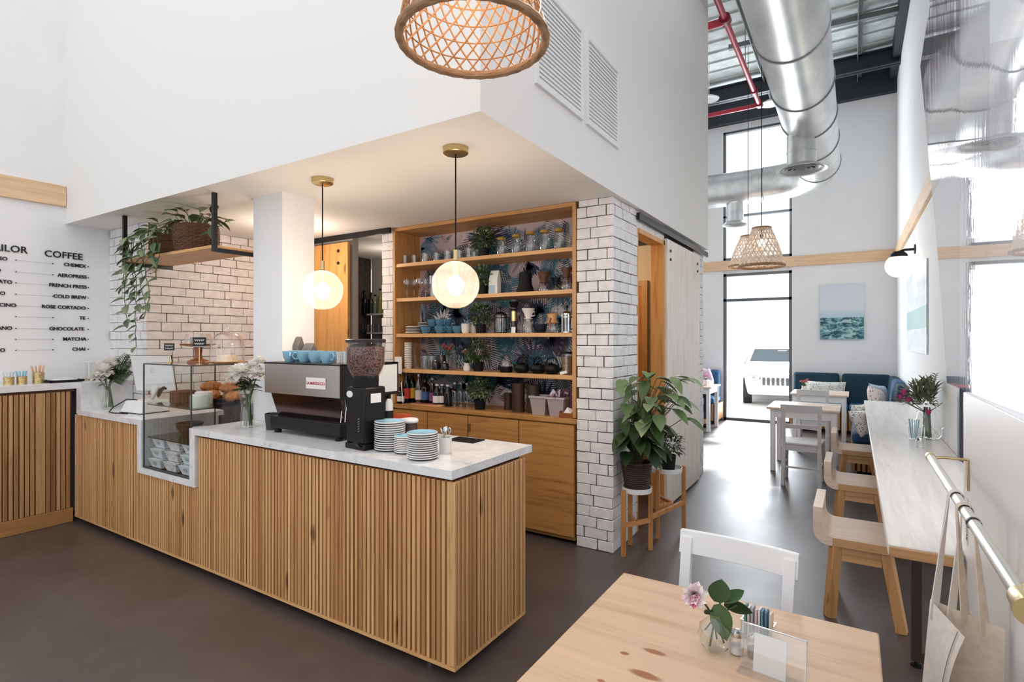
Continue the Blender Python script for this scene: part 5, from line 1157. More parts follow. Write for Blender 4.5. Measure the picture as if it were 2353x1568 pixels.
def ribbon(pts, w, th=.0025):
    m = MB(); vs = []; fs = []
    zs = [p[2] for p in pts]; lo, hi = min(zs), max(zs)
    for p in pts:
        p = Vector(p); q = .85 * max(0, 1 - (p.z - lo) / (hi - lo) * 1.08) ** .6; d = Vector((math.sin(q), math.cos(q), 0)) * w / 2; e = Vector((math.cos(q), -math.sin(q), 0)) * th / 2
        vs += [tuple(p - e - d), tuple(p - e + d), tuple(p + e + d), tuple(p + e - d)]
    for i in range(len(pts) - 1):
        for q in range(4): fs.append((i * 4 + q, i * 4 + (q + 1) % 4, i * 4 + 4 + (q + 1) % 4, i * 4 + 4 + q))
    return m.add(vs, fs + [(0, 1, 2, 3), tuple(len(vs) - 4 + k for k in (3, 2, 1, 0))])
def strap(a, b, yr):
    zr = RZ - .4; arc = [(RX - .24 + .0165 * math.cos(q), yr, zr + .0165 * math.sin(q)) for q in [PI - PI * k / 8 for k in range(9)]]
    return ribbon([a, L3(a, arc[0], .25), L3(a, arc[0], .6)] + arc + [L3(arc[-1], b, .4), L3(arc[-1], b, .75), b], .03)
ob('strap', strap((-.05, .055, .36), (-.012, .05, .36), .09), canvas_white, bag)
ob('strap', strap((.02, .04, .36), (.058, .02, .36), -.05), canvas_beige, bag)
# ---------------------------------------------------------------- bar table along the right wall with its stools
t = T('bar_table', 'long whitewashed wooden table along the right wall', 'table', (.35, 5.5, 0))
ob('tabletop', MB().prism([(-.238, -2.92), (-.007, -2.92), (-.007, -2.84), (.247, -2.84), (.247, 2.95), (-.238, 2.95)], .708, .75), bar_top_wood, t, bev=.004)
ob('edge_board', MB().box(-.234, -.01, -2.935, -2.922, .706, .744), stool_wood, t, bev=.002)
for y in (-2.3, -.3, 1.6):
    ob('leg_frame', MB().box(-.12, -.08, y - .02, y + .02, .03, .708).box(.17, .21, y - .02, y + .02, .03, .708).box(-.08, .17, y - .02, y + .02, .03, .06).box(-.08, .17, y - .02, y + .02, .68, .708), plain('bronze_steel', rgb(60, 48, 42), .5, .3), t, smooth=False)
    ob('foot', MB().cyl((-.10, y, 0), .022, 0, .008, 14).cyl((-.10, y, 0), .008, .008, .032, 10).cyl((.19, y, 0), .022, 0, .008, 14).cyl((.19, y, 0), .008, .008, .032, 10), black_plastic, t)
def stool():
    t = T('low_stool', 'x', 'stool')
    # bent seat: a board that turns up into a low back on the aisle side
    out = [(.42, .40)] + [(.0 + .08 - .08 * math.sin(a), .40 + .08 - .08 * math.cos(a)) for a in [R(9 * k) for k in range(11)]] + [(0, .605)]
    inn = [(.047, .605)] + [(.047 + .055 - .055 * math.sin(a), .448 + .055 - .055 * math.cos(a)) for a in [R(9 * k) for k in range(10, -1, -1)]] + [(.42, .448)]
    pr = [(x - .195, z) for x, z in out + inn]
    m = MB(); n = len(pr); vs = [(x, -.215, z) for x, z in pr] + [(x, .215, z) for x, z in pr]
    no = len(out); fs = [(i, i + 1, n + i + 1, n + i)[::-1] for i in range(n - 1)] + [(n - 1, 0, n, 2 * n - 1)[::-1]]
    for i in range(no - 1):
        a, b, c, d = i, i + 1, n - 2 - i, n - 1 - i
        if c > b: fs += [(a, b, c, d)[::-1], (n + a, n + b, n + c, n + d)]
    m.add(vs, fs)
    seat = ob('seat', m, seat_birch, t)
    ob('edge_band', MB().box(-.1, .22, -.2195, -.2155, .402, .446), stool_wood, seat, bev=.001)
    for s in (-1, 1):
        ob('leg', MB().bar((-.085, s * .185, .40), (-.115, s * .2, .0), .055, .05), stool_leg_wood, t, bev=.004)
        ob('leg', MB().bar((.15, s * .185, .40), (.215, s * .2, .0), .055, .05), stool_leg_wood, t, bev=.004)
        ob('apron', MB().box(-.06, .13, s * .185 - .015, s * .185 + .015, .32, .40), stool_wood, t, bev=.003)
    ob('apron', MB().box(-.1, -.072, -.16, .16, .33, .40).box(.13, .158, -.16, .16, .33, .40), stool_wood, t, bev=.003)
    ob('glide', MB().cyl((-.115, .2, 0), .02, 0, .006, 12).cyl((-.115, -.2, 0), .02, 0, .006, 12), black_plastic, t)
    return t
repeat(stool(), [((0, 3.72, 0), 0, 'low wooden stool with a turned up side, nearest the tote bag'), ((.0, 5.05, 0), 0, 'low wooden stool with a turned up side, middle of the three'), ((.0, 6.55, 0), 0, 'low wooden stool with a turned up side, nearest the banquette')], 'stools along the whitewashed table')
# bouquet, straw glass and jar on the bar table
vx = atZ(2130, 1008, .75)
t = T('bouquet_jug', 'glass jug of purple tulips and grey green foliage on the long table', 'jug', (vx[0], vx[1], .75))
ob('jug', MB().lathe([(.001, .003), (.075, .003), (.095, .03), (.1, .08), (.07, .16), (.055, .22), (.065, .27)], 28, cap=False), glass, t)
ob('handle', MB().tube([(.06, -.02, .23), (.12, -.04, .22), (.13, -.04, .13), (.095, -.03, .08)], .007, 8), glass, t)
rg = random.Random(4); st = MB(); lf = MB(); fl = MB()
for i in range(18): a = rg.uniform(0, 6.3); st.tube([(.03 * math.cos(a), .03 * math.sin(a), .01), (.02 * math.cos(a + 1), .02 * math.sin(a + 1), .25)], .004, 5)
for i in range(330):
    a = rg.uniform(0, 2 * PI); e = rg.uniform(.1, 1.5); d = Vector((math.cos(a) * math.cos(e), math.sin(a) * math.cos(e), math.sin(e))); L = rg.uniform(.05, .2)
    if d.x * (L + .11) > .1: d.x *= -.6
    lf.leaf(Vector((0, 0, .26)) + d * L, d + Vector((rg.uniform(-.4, .4), rg.uniform(-.4, .4), rg.uniform(-.2, .3))), rg.uniform(.06, .12), rg.uniform(.018, .03), k=2)
for k in range(8):
    p = Vector((0, 0, .27)) + Vector((.35, -.9, .0)) * (.04 + .012 * k) + Vector((0, 0, .12 + .018 * k))
    for s in (-1, 1): lf.leaf(p, Vector((s * .5, s * .3, .5)), .05, .026, k=2)
for c in ((-.16, -.13, .37), (-.13, -.12, .31), (-.18, -.10, .33), (.13, .06, .33), (.0, -.1, .22)):
    fl = MB()
    for q in range(10): a = q * 2.4; fl.leaf(Vector(c) + Vector((.008 * math.cos(a), .008 * math.sin(a), -.02)), (math.cos(a) * .35, math.sin(a) * .35, 1), .05, .034, k=3, droop=0)
    st.tube([(0, 0, .2), Vector(c) - Vector((0, 0, .02))], .003, 5); ob('tulip', fl, petal_purple, t)
ob('stems', st, stem_green, t); ob('foliage', lf, leafy('grey_green_leaf', rgb(78, 84, 60), rgb(120, 126, 96), rgb(176, 180, 156)), t)
gx = atZ(2100, 1010, .75)
tag(ob('straw_glass', MB().at((gx[0], gx[1], .75)).lathe([(.001, .002), (.038, .002), (.042, .1), (.039, .1), (.036, .01), (.001, .01)], 20, cap=False), glass), 'clear glass of pale blue straws in front of the bouquet jug', 'glass')
s = tag(ob('straw', MB().tube([(0, 0, 0), (0, 0, .15)], .0035, 6), plain('pale_blue_straw', rgb(168, 206, 218), .4)), 'pale blue straw standing in the glass on the long table', 'straw', 'straws on the long table')
for i in range(10):
    o = s if i == 0 else s.copy()
    if i: COL.objects.link(o)
    a = i * 2.4; o.location = (gx[0] + .018 * math.cos(a), gx[1] + .018 * math.sin(a), .7605); o.rotation_euler = (-.11 * math.sin(a), .11 * math.cos(a), 0)
gx = atZ(2122, 1022, .75)
jar('small clear jar with a steel lid before the straw glass', 1100, 3.8, .75, .03, .06, chrome).location = (gx[0] - .03, gx[1] - .14, .75)
# ---------------------------------------------------------------- near table and what stands on it
TX0, TX1, TY0, TY1 = -.668, .058, .92, 1.785
def add_knots(m, spots):
    nt = m.node_tree; b = nt.nodes['Principled BSDF']; tc = nd(nt, 'TexCoord'); c = b.inputs['Base Color'].links[0].from_socket
    n = nd(nt, 'TexNoise', Vector=tc.outputs['Object'], Scale=14, Detail=3)
    wv = nd(nt, 'VectorMath', {'operation': 'MULTIPLY_ADD'}, i0=n.outputs[1], i1=(.012, .012, 0), i2=tc.outputs['Object'])
    for (x, y), rx, ry in spots:
        mp = nd(nt, 'Mapping', Vector=wv.outputs[0], Location=(-(x + .006) / rx, -(y + .006) / ry, 0), Scale=(1 / rx, 1 / ry, 0)); ln = nd(nt, 'VectorMath', {'operation': 'LENGTH'}, i0=mp.outputs[0])
        k = ramp(nt, ln.outputs['Value'], [(.0, (.9, .9, .9, 1)), (.55, (.6, .6, .6, 1)), (.8, (1, 1, 1, 1)), (1.0, (.1, .1, .1, 1)), (1.0, (0, 0, 0, 1))]) if False else ramp(nt, ln.outputs['Value'], [(.6, (.95, .95, .95, 1)), (.95, (.0, .0, .0, 1))])
        mx = nd(nt, 'Mix', {'data_type': 'RGBA'}); nt.links.new(k, mx.inputs[0]); nt.links.new(c, mx.inputs[6]); mx.inputs[7].default_value = rgb(164, 104, 70); c = mx.outputs[2]
    nt.links.new(c, b.inputs['Base Color'])
kn = lambda px, py: (atZ(px, py, .75)[0] - (TX0 + TX1) / 2, atZ(px, py, .75)[1] - (TY0 + TY1) / 2)
add_knots(table_wood, [(kn(1437, 1502), .015, .009), (kn(1504, 1499), .036, .012), (kn(1482, 1552), .05, .016), (kn(1380, 1566), .012, .008), (kn(1640, 1580), .02, .01)])
t = T('cafe_table', 'pale knotty birch cafe table in the foreground', 'table', ((TX0 + TX1) / 2, (TY0 + TY1) / 2, 0))
a, c = (TX1 - TX0) / 2, (TY1 - TY0) / 2
ob('tabletop', MB().box(-a, a, -c, c, .722, .75), table_wood, t, bev=.004)
ob('apron', MB().box(-a + .05, a - .05, -c + .05, -c + .07, .65, .722).box(-a + .05, a - .05, c - .07, c - .05, .65, .722).box(-a + .05, -a + .07, -c + .07, c - .07, .65, .722).box(a - .07, a - .05, -c + .07, c - .07, .65, .722), white_paint, t, smooth=False)
for x in (-1, 1):
    for y in (-1, 1): ob('leg', MB().bar((x * (a - .06), y * (c - .06), .722), (x * (a - .06), y * (c - .06), 0), .05), white_paint, t, bev=.004)
def chair(m, deco=True):
    t = T('dining_chair', 'x', 'chair')          # faces -Y: the back stands at +Y
    ob('seat', MB().prism([(-.2, -.2), (.2, -.2), (.175, .19), (-.175, .19)], .43, .455), m, t, bev=.008)
    ob('apron', MB().box(-.17, .17, -.18, -.16, .37, .43).box(-.155, .155, .165, .185, .37, .43).box(-.18, -.16, -.16, .165, .37, .43).box(.16, .18, -.16, .165, .37, .43), m, t, smooth=False)
    for s in (-1, 1):
        ob('leg', MB().bar((s * .175, -.175, .43), (s * .18, -.18, 0), .036), m, t, bev=.003, label=None)
        pts = [(s * .17, .225, 0), (s * .165, .185, .42), (s * .165, .205, .65), (s * .168, .245, .84)]
        k = MB()
        for p, q in zip(pts, pts[1:]): k.bar(p, q, .036, .03)
        ob('rear_post', k, m, t, bev=.002)
        ob('side_stretcher', MB().bar((s * .176, -.17, .2), (s * .168, .2, .2), .022), m, t)
    def arc(z0, z1, y, w, th, dip=.0):
        k = MB(); vs = []; fs = []; n = 10
        for i in range(n + 1):
            u = -1 + 2 * i / n; yy = y + .018 * (1 - u * u); lean = (z1 - z0) * .18
            for a_, z in ((0, z0 + dip * (1 - u * u)), (0, z1), (th, z1), (th, z0 + dip * (1 - u * u))): vs.append((u * w, yy + a_ + (lean if z == z1 else 0), z))
        for i in range(n):
            for q in range(4): fs.append((i * 4 + q, i * 4 + 4 + q, i * 4 + 4 + (q + 1) % 4, i * 4 + (q + 1) % 4))
        return k.add(vs, fs + [(0, 1, 2, 3), tuple(n * 4 + q for q in (3, 2, 1, 0))])
    ob('top_rail', arc(.785, .862, .222, .192, .02), m, t, bev=.002)
    r = ob('cross_rail', arc(.60, .655, .19, .16, .016, .012), m, t)
    ob('rosette', MB().at((0, .20, .632), (R(90), 0, 0)).lathe([(.001, -.03), (.014, -.028), (.018, -.02), (.018, .02), (.014, .03), (.001, .032)], 18), m, r)
    ob('rear_stretcher', MB().bar((-.168, .205, .2), (.168, .205, .2), .018), m, t)
    return t
ch = chair(white_paint)
repeat(ch, [((-.362, 1.735, 0), R(-5.5), 'white wooden chair tucked under the far side of the foreground table')], 'white wooden chairs')
fx = (-.302, 1.462, .75)
t = T('bud_vase', 'round glass bud vase with a pink and white flower on the foreground table', 'vase', fx)
ob('glass', MB().lathe([(.001, .002), (.02, .002), (.037, .018), (.043, .042), (.037, .066), (.02, .08), (.017, .088), (.02, .096)], 30, cap=False), glass, t)
ob('water', MB().lathe([(.001, .004), (.019, .004), (.035, .019), (.0405, .04), (.04, .05), (.001, .05)], 28), water, t)
st = MB().tube([(-.012, -.005, .01), (.0, 0, .08), (-.03, -.02, .135)], .0028, 6).tube([(.02, .01, .02), (.002, .0, .08), (.02, .01, .16)], .0025, 6).tube([(.0, .02, .02), (-.004, .0, .085), (.05, .02, .12)], .0022, 6).tube([(-.025, .0, .045), (.0, .0, .085), (.03, .0, .11)], .002, 6)
ob('stems', st, plain('dark_stem', rgb(58, 78, 40), .5), t)
rgt = Vector((.847, .531, 0)); tow = Vector((.2, -.95, 0))
fl = MB(); rg = random.Random(12); c = Vector((-.045, -.025, .145))
for i in range(26):
    a = i * 2.4; q = .2 + 1.0 * i / 26; d = (Vector((0, 0, 1)) * math.sin(a) * q + rgt * math.cos(a) * q - rgt * .25 + tow * (1.1 - q)).normalized()
    fl.leaf(c, d, .036, .03, up=tow, fold=.2, droop=.1, k=3)
ob('petals', fl, leafy('blush_petal', rgb(240, 214, 222), rgb(250, 238, 240), rgb(252, 248, 246)), t)
fc = MB()
for i in range(22): fc.leaf(c + rgt * rg.uniform(-.005, .015) + tow * .02 + Vector((0, 0, rg.uniform(-.026, .006))), (rg.uniform(-1, 1), -1, rg.uniform(-1, 1)), .014, .012, up=tow, k=2)
ob('flower_heart', fc, petal_pink, t, label='deep pink flower heart')
lf = MB()
for b_, d, L, w in (((.006, 0, .125), rgt * .15 + Vector((0, 0, 1)), .075, .062), ((.02, .01, .125), rgt * .9 + Vector((0, 0, .75)), .068, .036), ((.005, 0, .12), rgt * .35 + tow * .3 + Vector((0, 0, -1)), .075, .062), ((.02, .01, .12), rgt * 1 + Vector((0, 0, -.12)), .075, .036), ((-.01, 0, .09), rgt * -.3 + tow * .4 + Vector((0, 0, .6)), .04, .026)):
    lf.leaf(b_, d, L, w, up=tow, fold=.12, droop=.2, k=7)
ob('leaves', lf, leafy('camellia_leaf', rgb(26, 48, 22), rgb(38, 68, 30), rgb(60, 92, 42), .25), t)
hx = (-.215, 1.575, .75)
t = T('packet_holder', 'small clear glass holder for sugar packets on the foreground table', 'holder', hx, R(-8))
ob('glass', MB().box(-.04, .04, -.02, -.017, 0, .05).box(-.04, .04, .017, .02, 0, .05).box(-.04, -.037, -.017, .017, 0, .05).box(.037, .04, -.017, .017, 0, .05).box(-.037, .037, -.017, .017, 0, .004), glass, t, smooth=False)
for i, (w_, cl, dz) in enumerate((('teal', (110, 160, 168), .004), ('white', (232, 228, 226), .0), ('grey', (190, 190, 192), .006), ('white and pink', (236, 206, 208), .002), ('white', (238, 236, 232), .008), ('blue', (108, 150, 176), .0), ('deep blue', (90, 130, 164), .004), ('cream', (226, 218, 200), .0))):
    o = tag(ob('sugar_packet', MB().box(-.0025, .0025, -.013, .013, 0, .078), plain('packet_paper_' + w_.replace(' ', '_'), rgb(*cl), .6), smooth=False), '%s paper sugar packet, %s from the left in the glass holder' % (w_, ORD[i]), 'packet', 'sugar packets in the glass holder')
    x = -.031 + i * .0088; o.location = (hx[0] + x * math.cos(R(-8)), hx[1] + x * math.sin(R(-8)), .7545 + dz * .3); o.rotation_euler = (rnd(-.03, .03), rnd(-.05, .05), R(-8))
for lab, x, y, mm in (('squat glass salt shaker in front of the sugar packets', -.252, 1.475, plain('salt', rgb(232, 230, 226), .8)), ('squat glass pepper shaker right of the salt shaker', -.212, 1.482, plain('pepper', rgb(84, 66, 56), .8))):
    t = T('shaker', lab, 'shaker', (x, y, .75))
    ob('glass', MB().lathe([(.001, .002), (.016, .002), (.018, .04), (.014, .046)], 18, cap=False), glass, t); ob('fill', MB().lathe([(.001, .004), (.0155, .004), (.0165, .022), (.001, .022)], 18), mm, t); ob('cap', MB().lathe([(.015, .046), (.016, .048), (.014, .058), (.001, .062)], 18, cap=False), chrome, t)
t = T('menu_stand', 'clear acrylic stand holding a blank white card on the foreground table', 'card holder', (-.165, 1.412, .75), R(-7))
ac = thin_glass('acrylic', (.97, .97, .97, 1), 1.49, .0, 1.0, .02)
ob('holder', MB().at((0, 0, 0), (R(-12), 0, 0)).box(-.072, .072, .0, .002, .0, .104).box(-.072, .072, .004, .006, 0, .104).at().box(-.072, .072, -.03, .03, 0, .002), ac, t, smooth=False)
ob('rim', MB().at((0, 0, 0), (R(-12), 0, 0)).box(-.072, .072, 0, .006, .102, .1045).box(.07, .072, 0, .006, 0, .104), plain('acrylic_edge', rgb(232, 226, 228), .2), t, smooth=False)
ob('card', MB().at((-.0, 0, 0), (R(-12), 0, 0)).box(-.042, .03, .0025, .0035, .0, .088), paper_white, t, smooth=False)
# ---------------------------------------------------------------- plant stand by the brick pier
ft = [atZ(1432, 1281, 0), atZ(1492, 1265, 0), atZ(1575, 1222, 0)]
zt1, zt2 = atZ(1463, 1130, 0)[2], 0
P1 = (-1.34, 3.84); P2 = (-1.27, 4.33)
d1 = ray(1463, 1118); k1 = P1[1] / d1[1]; z1 = EYE + d1[2] * k1; p1x = d1[0] * k1
d2 = ray(1530, 1072); k2 = P2[1] / d2[1]; z2 = EYE + d2[2] * k2; p2x = d2[0] * k2
t = T('plant_stand', 'two tier beech plant stand with round white trays beside the brick pier', 'plant stand', (p1x, P1[1], 0))
ox, oy = p2x - p1x, P2[1] - P1[1]; r1, r2 = .105, .125
tray = lambda x, y, z, r: MB().lathe([(.001, z), (r, z), (r * 1.02, z + .035), (r * .97, z + .035), (r * .95, z + .008), (.001, z + .008)], 30, (x, y, 0), False)
ob('tray', tray(0, 0, z1 - .035, r1), white_paint, t, label='lower white tray'); ob('tray', tray(ox, oy, z2 - .035, r2), white_paint, t, label='upper white tray')
lg = [(-.05, -.135, z1 - .005), (.075, .085, z1 - .005), (-.085, .1, z1 - .005), (ox + .115, oy + .1, z2), (ox - .1, oy + .1, z2), (ox - .02, oy - .15, z2)]
for x, y, z in lg: ob('leg', MB().box(x - .015, x + .015, y - .012, y + .012, 0, z), stand_wood, t, bev=.002)
cr = MB().bar((-.05, -.135, .22), (.075, .085, .22), .022, .03).bar((-.085, .1, .22), (.01, -.03, .22), .022, .03).bar((.075, .085, .24), (ox + .115, oy + .1, .24), .022, .03).bar((ox - .02, oy - .15, .25), (ox + .06, oy - .02, .25), .02, .026).bar((ox - .1, oy + .1, .26), (ox + .05, oy - .03, .26), .02, .026)
ob('crossbar', cr, stand_wood, t)
t = T('nerve_plant', 'large arrowhead plant in a dark wicker pot on the lower white tray', 'plant', (p1x, P1[1], z1 - .026))
h = .2
m = MB().lathe([(.001, 0), (.075, 0), (.105, h), (.095, h), (.07, .02)], 30, cap=False)
for i in range(13):
    zz = .01 + i * .0145; rr = .077 + .03 * zz / h; m.tube([((rr + .003 * (-1) ** (k + i)) * math.cos(2 * PI * k / 32), (rr + .003 * (-1) ** (k + i)) * math.sin(2 * PI * k / 32), zz) for k in range(32)], .006, 5, True)
ob('basket', m.tube([(.106 * math.cos(2 * PI * k / 32), .106 * math.sin(2 * PI * k / 32), h) for k in range(32)], .01, 6, True), wood('black_wicker', rgb(64, 44, 38), rgb(42, 30, 28), rgb(20, 14, 12), 0, .5, 0, .6), t)
ob('soil', MB().lathe([(.001, h - .02), (.096, h - .02)], 24, cap=False), soil, t)
rg = random.Random(15); lf = MB(); lf2 = MB(); st = MB()
for i in range(104):
    hi = i >= 50; z = rg.uniform(.5, .86) if hi else rg.uniform(.28, .5); a = rg.uniform(0, 2 * PI); q = rg.uniform(.03, .26 if hi else .2)
    cxo = .12 if hi else .0; p = Vector((q * math.cos(a) + cxo * .8, q * math.sin(a) * .8 + cxo * .3, z)); d = Vector((math.cos(a), math.sin(a), rg.uniform(-.5, .25)))
    if p.x + d.x * .17 < -.115: d.x = abs(d.x) * .4; p.x = max(p.x, -.1)
    st.tube([(rg.uniform(-.03, .03), rg.uniform(-.03, .03), h - .02), (p.x * .35, p.y * .35, z * .7), p], .0028, 5)
    (lf2 if hi else lf).leaf(p, d, rg.uniform(.13, .18), rg.uniform(.08, .115), droop=.35, k=5)
ob('stems', st, plain('olive_stem', rgb(86, 84, 52), .5), t); ob('lower_leaves', lf, leaf_dark, t, label='dark lower leaves'); ob('upper_leaves', lf2, leaf_varieg, t, label='pale variegated upper leaves')
b_ = bush('small bushy plant in a black pot on the upper white tray', (p2x + .02, P2[1], z2 - .026), .11, .12, .06, 240, 5, leaf_dark, .045)
# ---------------------------------------------------------------- ducts, pipes and lamps overhead
DX, DZ, DR, DY = -.43, 4.05, .275, 9.65
t = T('spiral_duct', 'large galvanised spiral duct running over the aisle and turning left at the far end', 'duct', (DX, 6, DZ))
ob('straight_run', MB().tube([(0, -2.9, 0), (0, 0, 0), (0, 2.9, 0)], DR, 36), galvanised, t)
el = [(-.75 + .75 * math.cos(a), 2.9 + .75 * math.sin(a), 0) for a in [R(10 * k) for k in range(10)]]
ob('elbow', MB().tube([(0, 2.86, 0)] + el + [(-.8, 3.65, 0)], DR * 1.02, 36), galvanised, t)
ob('cross_run', MB().tube([(-.78, 3.65, 0), (-2.5, 3.65, 0), (-4.6, 3.65, 0)], DR, 36), galvanised, t)
seam_grey = plain('duct_seam', rgb(150, 154, 156), .4, .8)
for y in (-2.2, -1.1, -.0, .9, 1.8, 2.85):
    ob('seam', MB().tube([(DR * 1.015 * math.cos(2 * PI * k / 36), y, DR * 1.015 * math.sin(2 * PI * k / 36)) for k in range(36)], .008, 6, True), seam_grey, t)
for x in (-.8, -1.9, -3.2): ob('seam', MB().tube([(x, 3.65 + DR * 1.015 * math.cos(2 * PI * k / 36), DR * 1.015 * math.sin(2 * PI * k / 36)) for k in range(36)], .008, 6, True), seam_grey, t)
def diffuser(label, x, y, z0, z1, r, rd):
    t = T('air_diffuser', label, 'vent', (x, y, z1), group='round diffusers under the duct')
    ob('drop_pipe', MB().lathe([(r, .03), (r, z0 - z1)], 30, cap=False).lathe([(r * 1.02, .2), (r * 1.03, .21), (r * 1.02, .22)], 30, cap=False), galvanised, t)
    ob('flare', MB().lathe([(r * .98, .05), (r * 1.15, .03), (rd, .0), (rd, .008), (r * 1.1, .06)], 36, cap=False), plain('diffuser_grey', rgb(206, 208, 208), .45), t)
    rr = MB()
    for k in range(4): q = rd * (.2 + .17 * k); rr.lathe([(q, .03), (q * 1.18, .004), (q * 1.2, .01), (q * 1.02, .036)], 36, cap=False)
    ob('ring', rr, plain('diffuser_ring', rgb(170, 172, 172), .45), t); return t
diffuser('round diffuser dropping from the main duct over the aisle', -.50, 6.95, DZ - .2, 3.45, .15, .26)
q = atY(1689, 505, 9.65); diffuser('smaller round diffuser under the far cross duct', q[0], 9.65, DZ - .25, atY(1689, 518, 9.65)[2], .13, .2)
t = T('sprinkler_pipe', 'red sprinkler pipe run under the roof beside the duct', 'pipe', (-1.28, 6.75, 5.3))
ob('main_run', MB().tube([(0, -3.2, 0), (0, 0, 0), (0, 2.75, 0)], .035, 12), red_pipe, t)
ob('branch', MB().tube([(0, 0, -.02), (-.15, 0, -.02), (-.3, 0, -.02)], .045, 12), red_pipe, t); ob('branch', MB().tube([(0, 2.75, 0), (-1, 2.75, 0), (-3, 2.75, 0)], .035, 12), red_pipe, t)
dkr = plain('dark_red_coupling', rgb(130, 24, 44), .45)
for y, r in ((0, .065), (2.72, .055), (2.2, .05)): ob('coupling', MB().at((0, y, 0), (R(90), 0, 0)).cyl((0, 0, 0), r, -.05, .05, 16), dkr, t)
ob('hanger', MB().bar((0, -1, .035), (0, -1, .7), .01).bar((0, 1.4, .035), (0, 1.4, .7), .01), purlin_grey, t)
tag(ob('conduit', MB().tube([(-1.0, 3, 5.75), (-1.0, 6.5, 5.75), (-1.02, 9.9, 5.75)], .03, 10), plain('zinc_conduit', rgb(176, 180, 184), .4, .5)), 'grey steel conduit under the roof right of the red pipe', 'conduit')
for lab, x, y in (('white spotlight hanging under the roof by the bulkhead edge', -1.95, 9.0), ('white spotlight hanging under the roof beside the red pipe elbow', -1.15, 9.7)):
    t = T('ceiling_spotlight', lab, 'spotlight', (x, y, 5.35)); ob('dish', MB().lathe([(.001, .05), (.06, .04), (.15, .0), (.155, .012), (.07, .06), (.001, .075)], 24, cap=False), white_paint, t); ob('cable', MB().tube([(0, 0, .07), (0, 0, .61)], .006, 6), white_plastic, t)
bamboo = wood('bleached_cane', rgb(236, 222, 210), rgb(220, 198, 182), rgb(160, 120, 96), 0, .4, 0, .7)
for px, py, d_, r0, lab in ((1750, 612, 6.6, .25, 'pale woven pendant hanging in the aisle before the back door'), (1719, 612, 8.4, .27, 'pale woven pendant farther back, partly behind the first')):
    q = ray(px, py); cane_lamp(lab, (q[0] * d_, q[1] * d_, EYE + q[2] * d_), r0, .10, .46, 22, 'pale woven pendants over the aisle', .006, .016, True, bamboo)
# ---------------------------------------------------------------- banquettes, far tables and chairs
def rounded(mb, x0, x1, y0, y1, z0, z1): return mb.box(x0, x1, y0, y1, z0, z1)
SB = .36
def bench(label, x0, x1, y0, y1, faces):
    t = T('banquette', label, 'banquette', ((x0 + x1) / 2, (y0 + y1) / 2, 0)); a, c = (x1 - x0) / 2, (y1 - y0) / 2
    ob('base', MB().box(-a + .03, a, -c + .03, c, .06, SB), slat_back, t, smooth=False)
    ob('plinth', MB().box(-a + .06, a, -c + .06, c, 0, .06), matte_black, t, smooth=False)
    m = MB()
    if 'y' in faces:
        n = int(2 * a / .05)
        for i in range(n): x = -a + .05 * (i + .5); m.box(x - .015, x + .015, -c, -c + .03, .06, SB)
    if 'x' in faces:
        n = int(2 * c / .05)
        for i in range(n): y = -c + .05 * (i + .5); m.box(-a, -a + .03, y - .015, y + .015, .06, SB)
    if 'r' in faces:
        n = int(2 * c / .05)
        for i in range(n): y = -c + .05 * (i + .5); m.box(a, a + .02, y - .015, y + .015, .06, SB)
    ob('slats', m, stool_leg_wood, t, smooth=False); return t
BX0, BX1 = -.93, XR - .005
bench('slatted wooden base of the banquette under the back wall', BX0, BX1, 10.36, YB - .04, 'y')
bench('slatted wooden base of the banquette along the right wall', -.03, BX1, 7.25, 10.34, 'xy')
def cushion(label, c, d, m, rot=(0, 0, 0), cat='cushion', name='seat_cushion'):
    o = tag(ob(name, MB().cb((0, 0, 0), d), m, bev=min(d) * .32), label, cat); o.location = c; o.rotation_euler = rot; return o
def seats(rows):
    for r in rows: cushion(*r)
seats([('blue seat cushion at the left end of the back banquette', (-.5, 10.64, SB + .06), (.84, .62, .115), blue_velvet),
       ('blue seat cushion in the corner of the back banquette', (.24, 10.64, SB + .06), (.62, .62, .115), blue_velvet),
       ('blue seat cushion on the right wall banquette, farther one', (.28, 9.55, SB + .06), (.6, 1.5, .115), blue_velvet),
       ('blue seat cushion on the right wall banquette, nearest the long table', (.28, 8.02, SB + .06), (.6, 1.5, .115), blue_velvet)])
for r in (('dark teal back cushion at the left end of the back banquette', (-.56, 10.89, .70), (.70, .13, .52), teal_velvet, (R(-6), 0, 0)),
          ('dark teal back cushion in the corner of the back banquette', (.17, 10.87, .70), (.68, .13, .52), teal_velvet, (R(-6), 0, 0)),
          ('teal back cushion on the right wall, farthest from the camera', (.515, 10.25, .70), (.13, .7, .52), teal_velvet, (0, R(6), 0)),
          ('teal back cushion on the right wall, middle one of three', (.515, 9.5, .70), (.13, .7, .52), blue_velvet, (0, R(6), 0)),
          ('teal back cushion on the right wall, beside the long table end', (.515, 8.85, .70), (.13, .55, .50), teal_velvet, (0, R(6), 0))):
    cushion(*r, name='back_cushion')
def dots(name, c1, c2, sc):
    m, nt, b = mk(name); tc = nd(nt, 'TexCoord'); v = nd(nt, 'TexVoronoi', Vector=tc.outputs['Object'], Scale=sc)
    setp(nt, b, Base_Color=ramp(nt, v.outputs[0], [(.24, c2), (.32, c1)]), Roughness=.85); return m
print_a = dots('leaf_print', rgb(226, 224, 216), rgb(96, 110, 110), 40); print_b = dots('floral_print', rgb(222, 206, 200), rgb(120, 110, 130), 30); plain_p = mottled('grey_pillow', rgb(150, 172, 190), rgb(206, 212, 214), 5, .85)
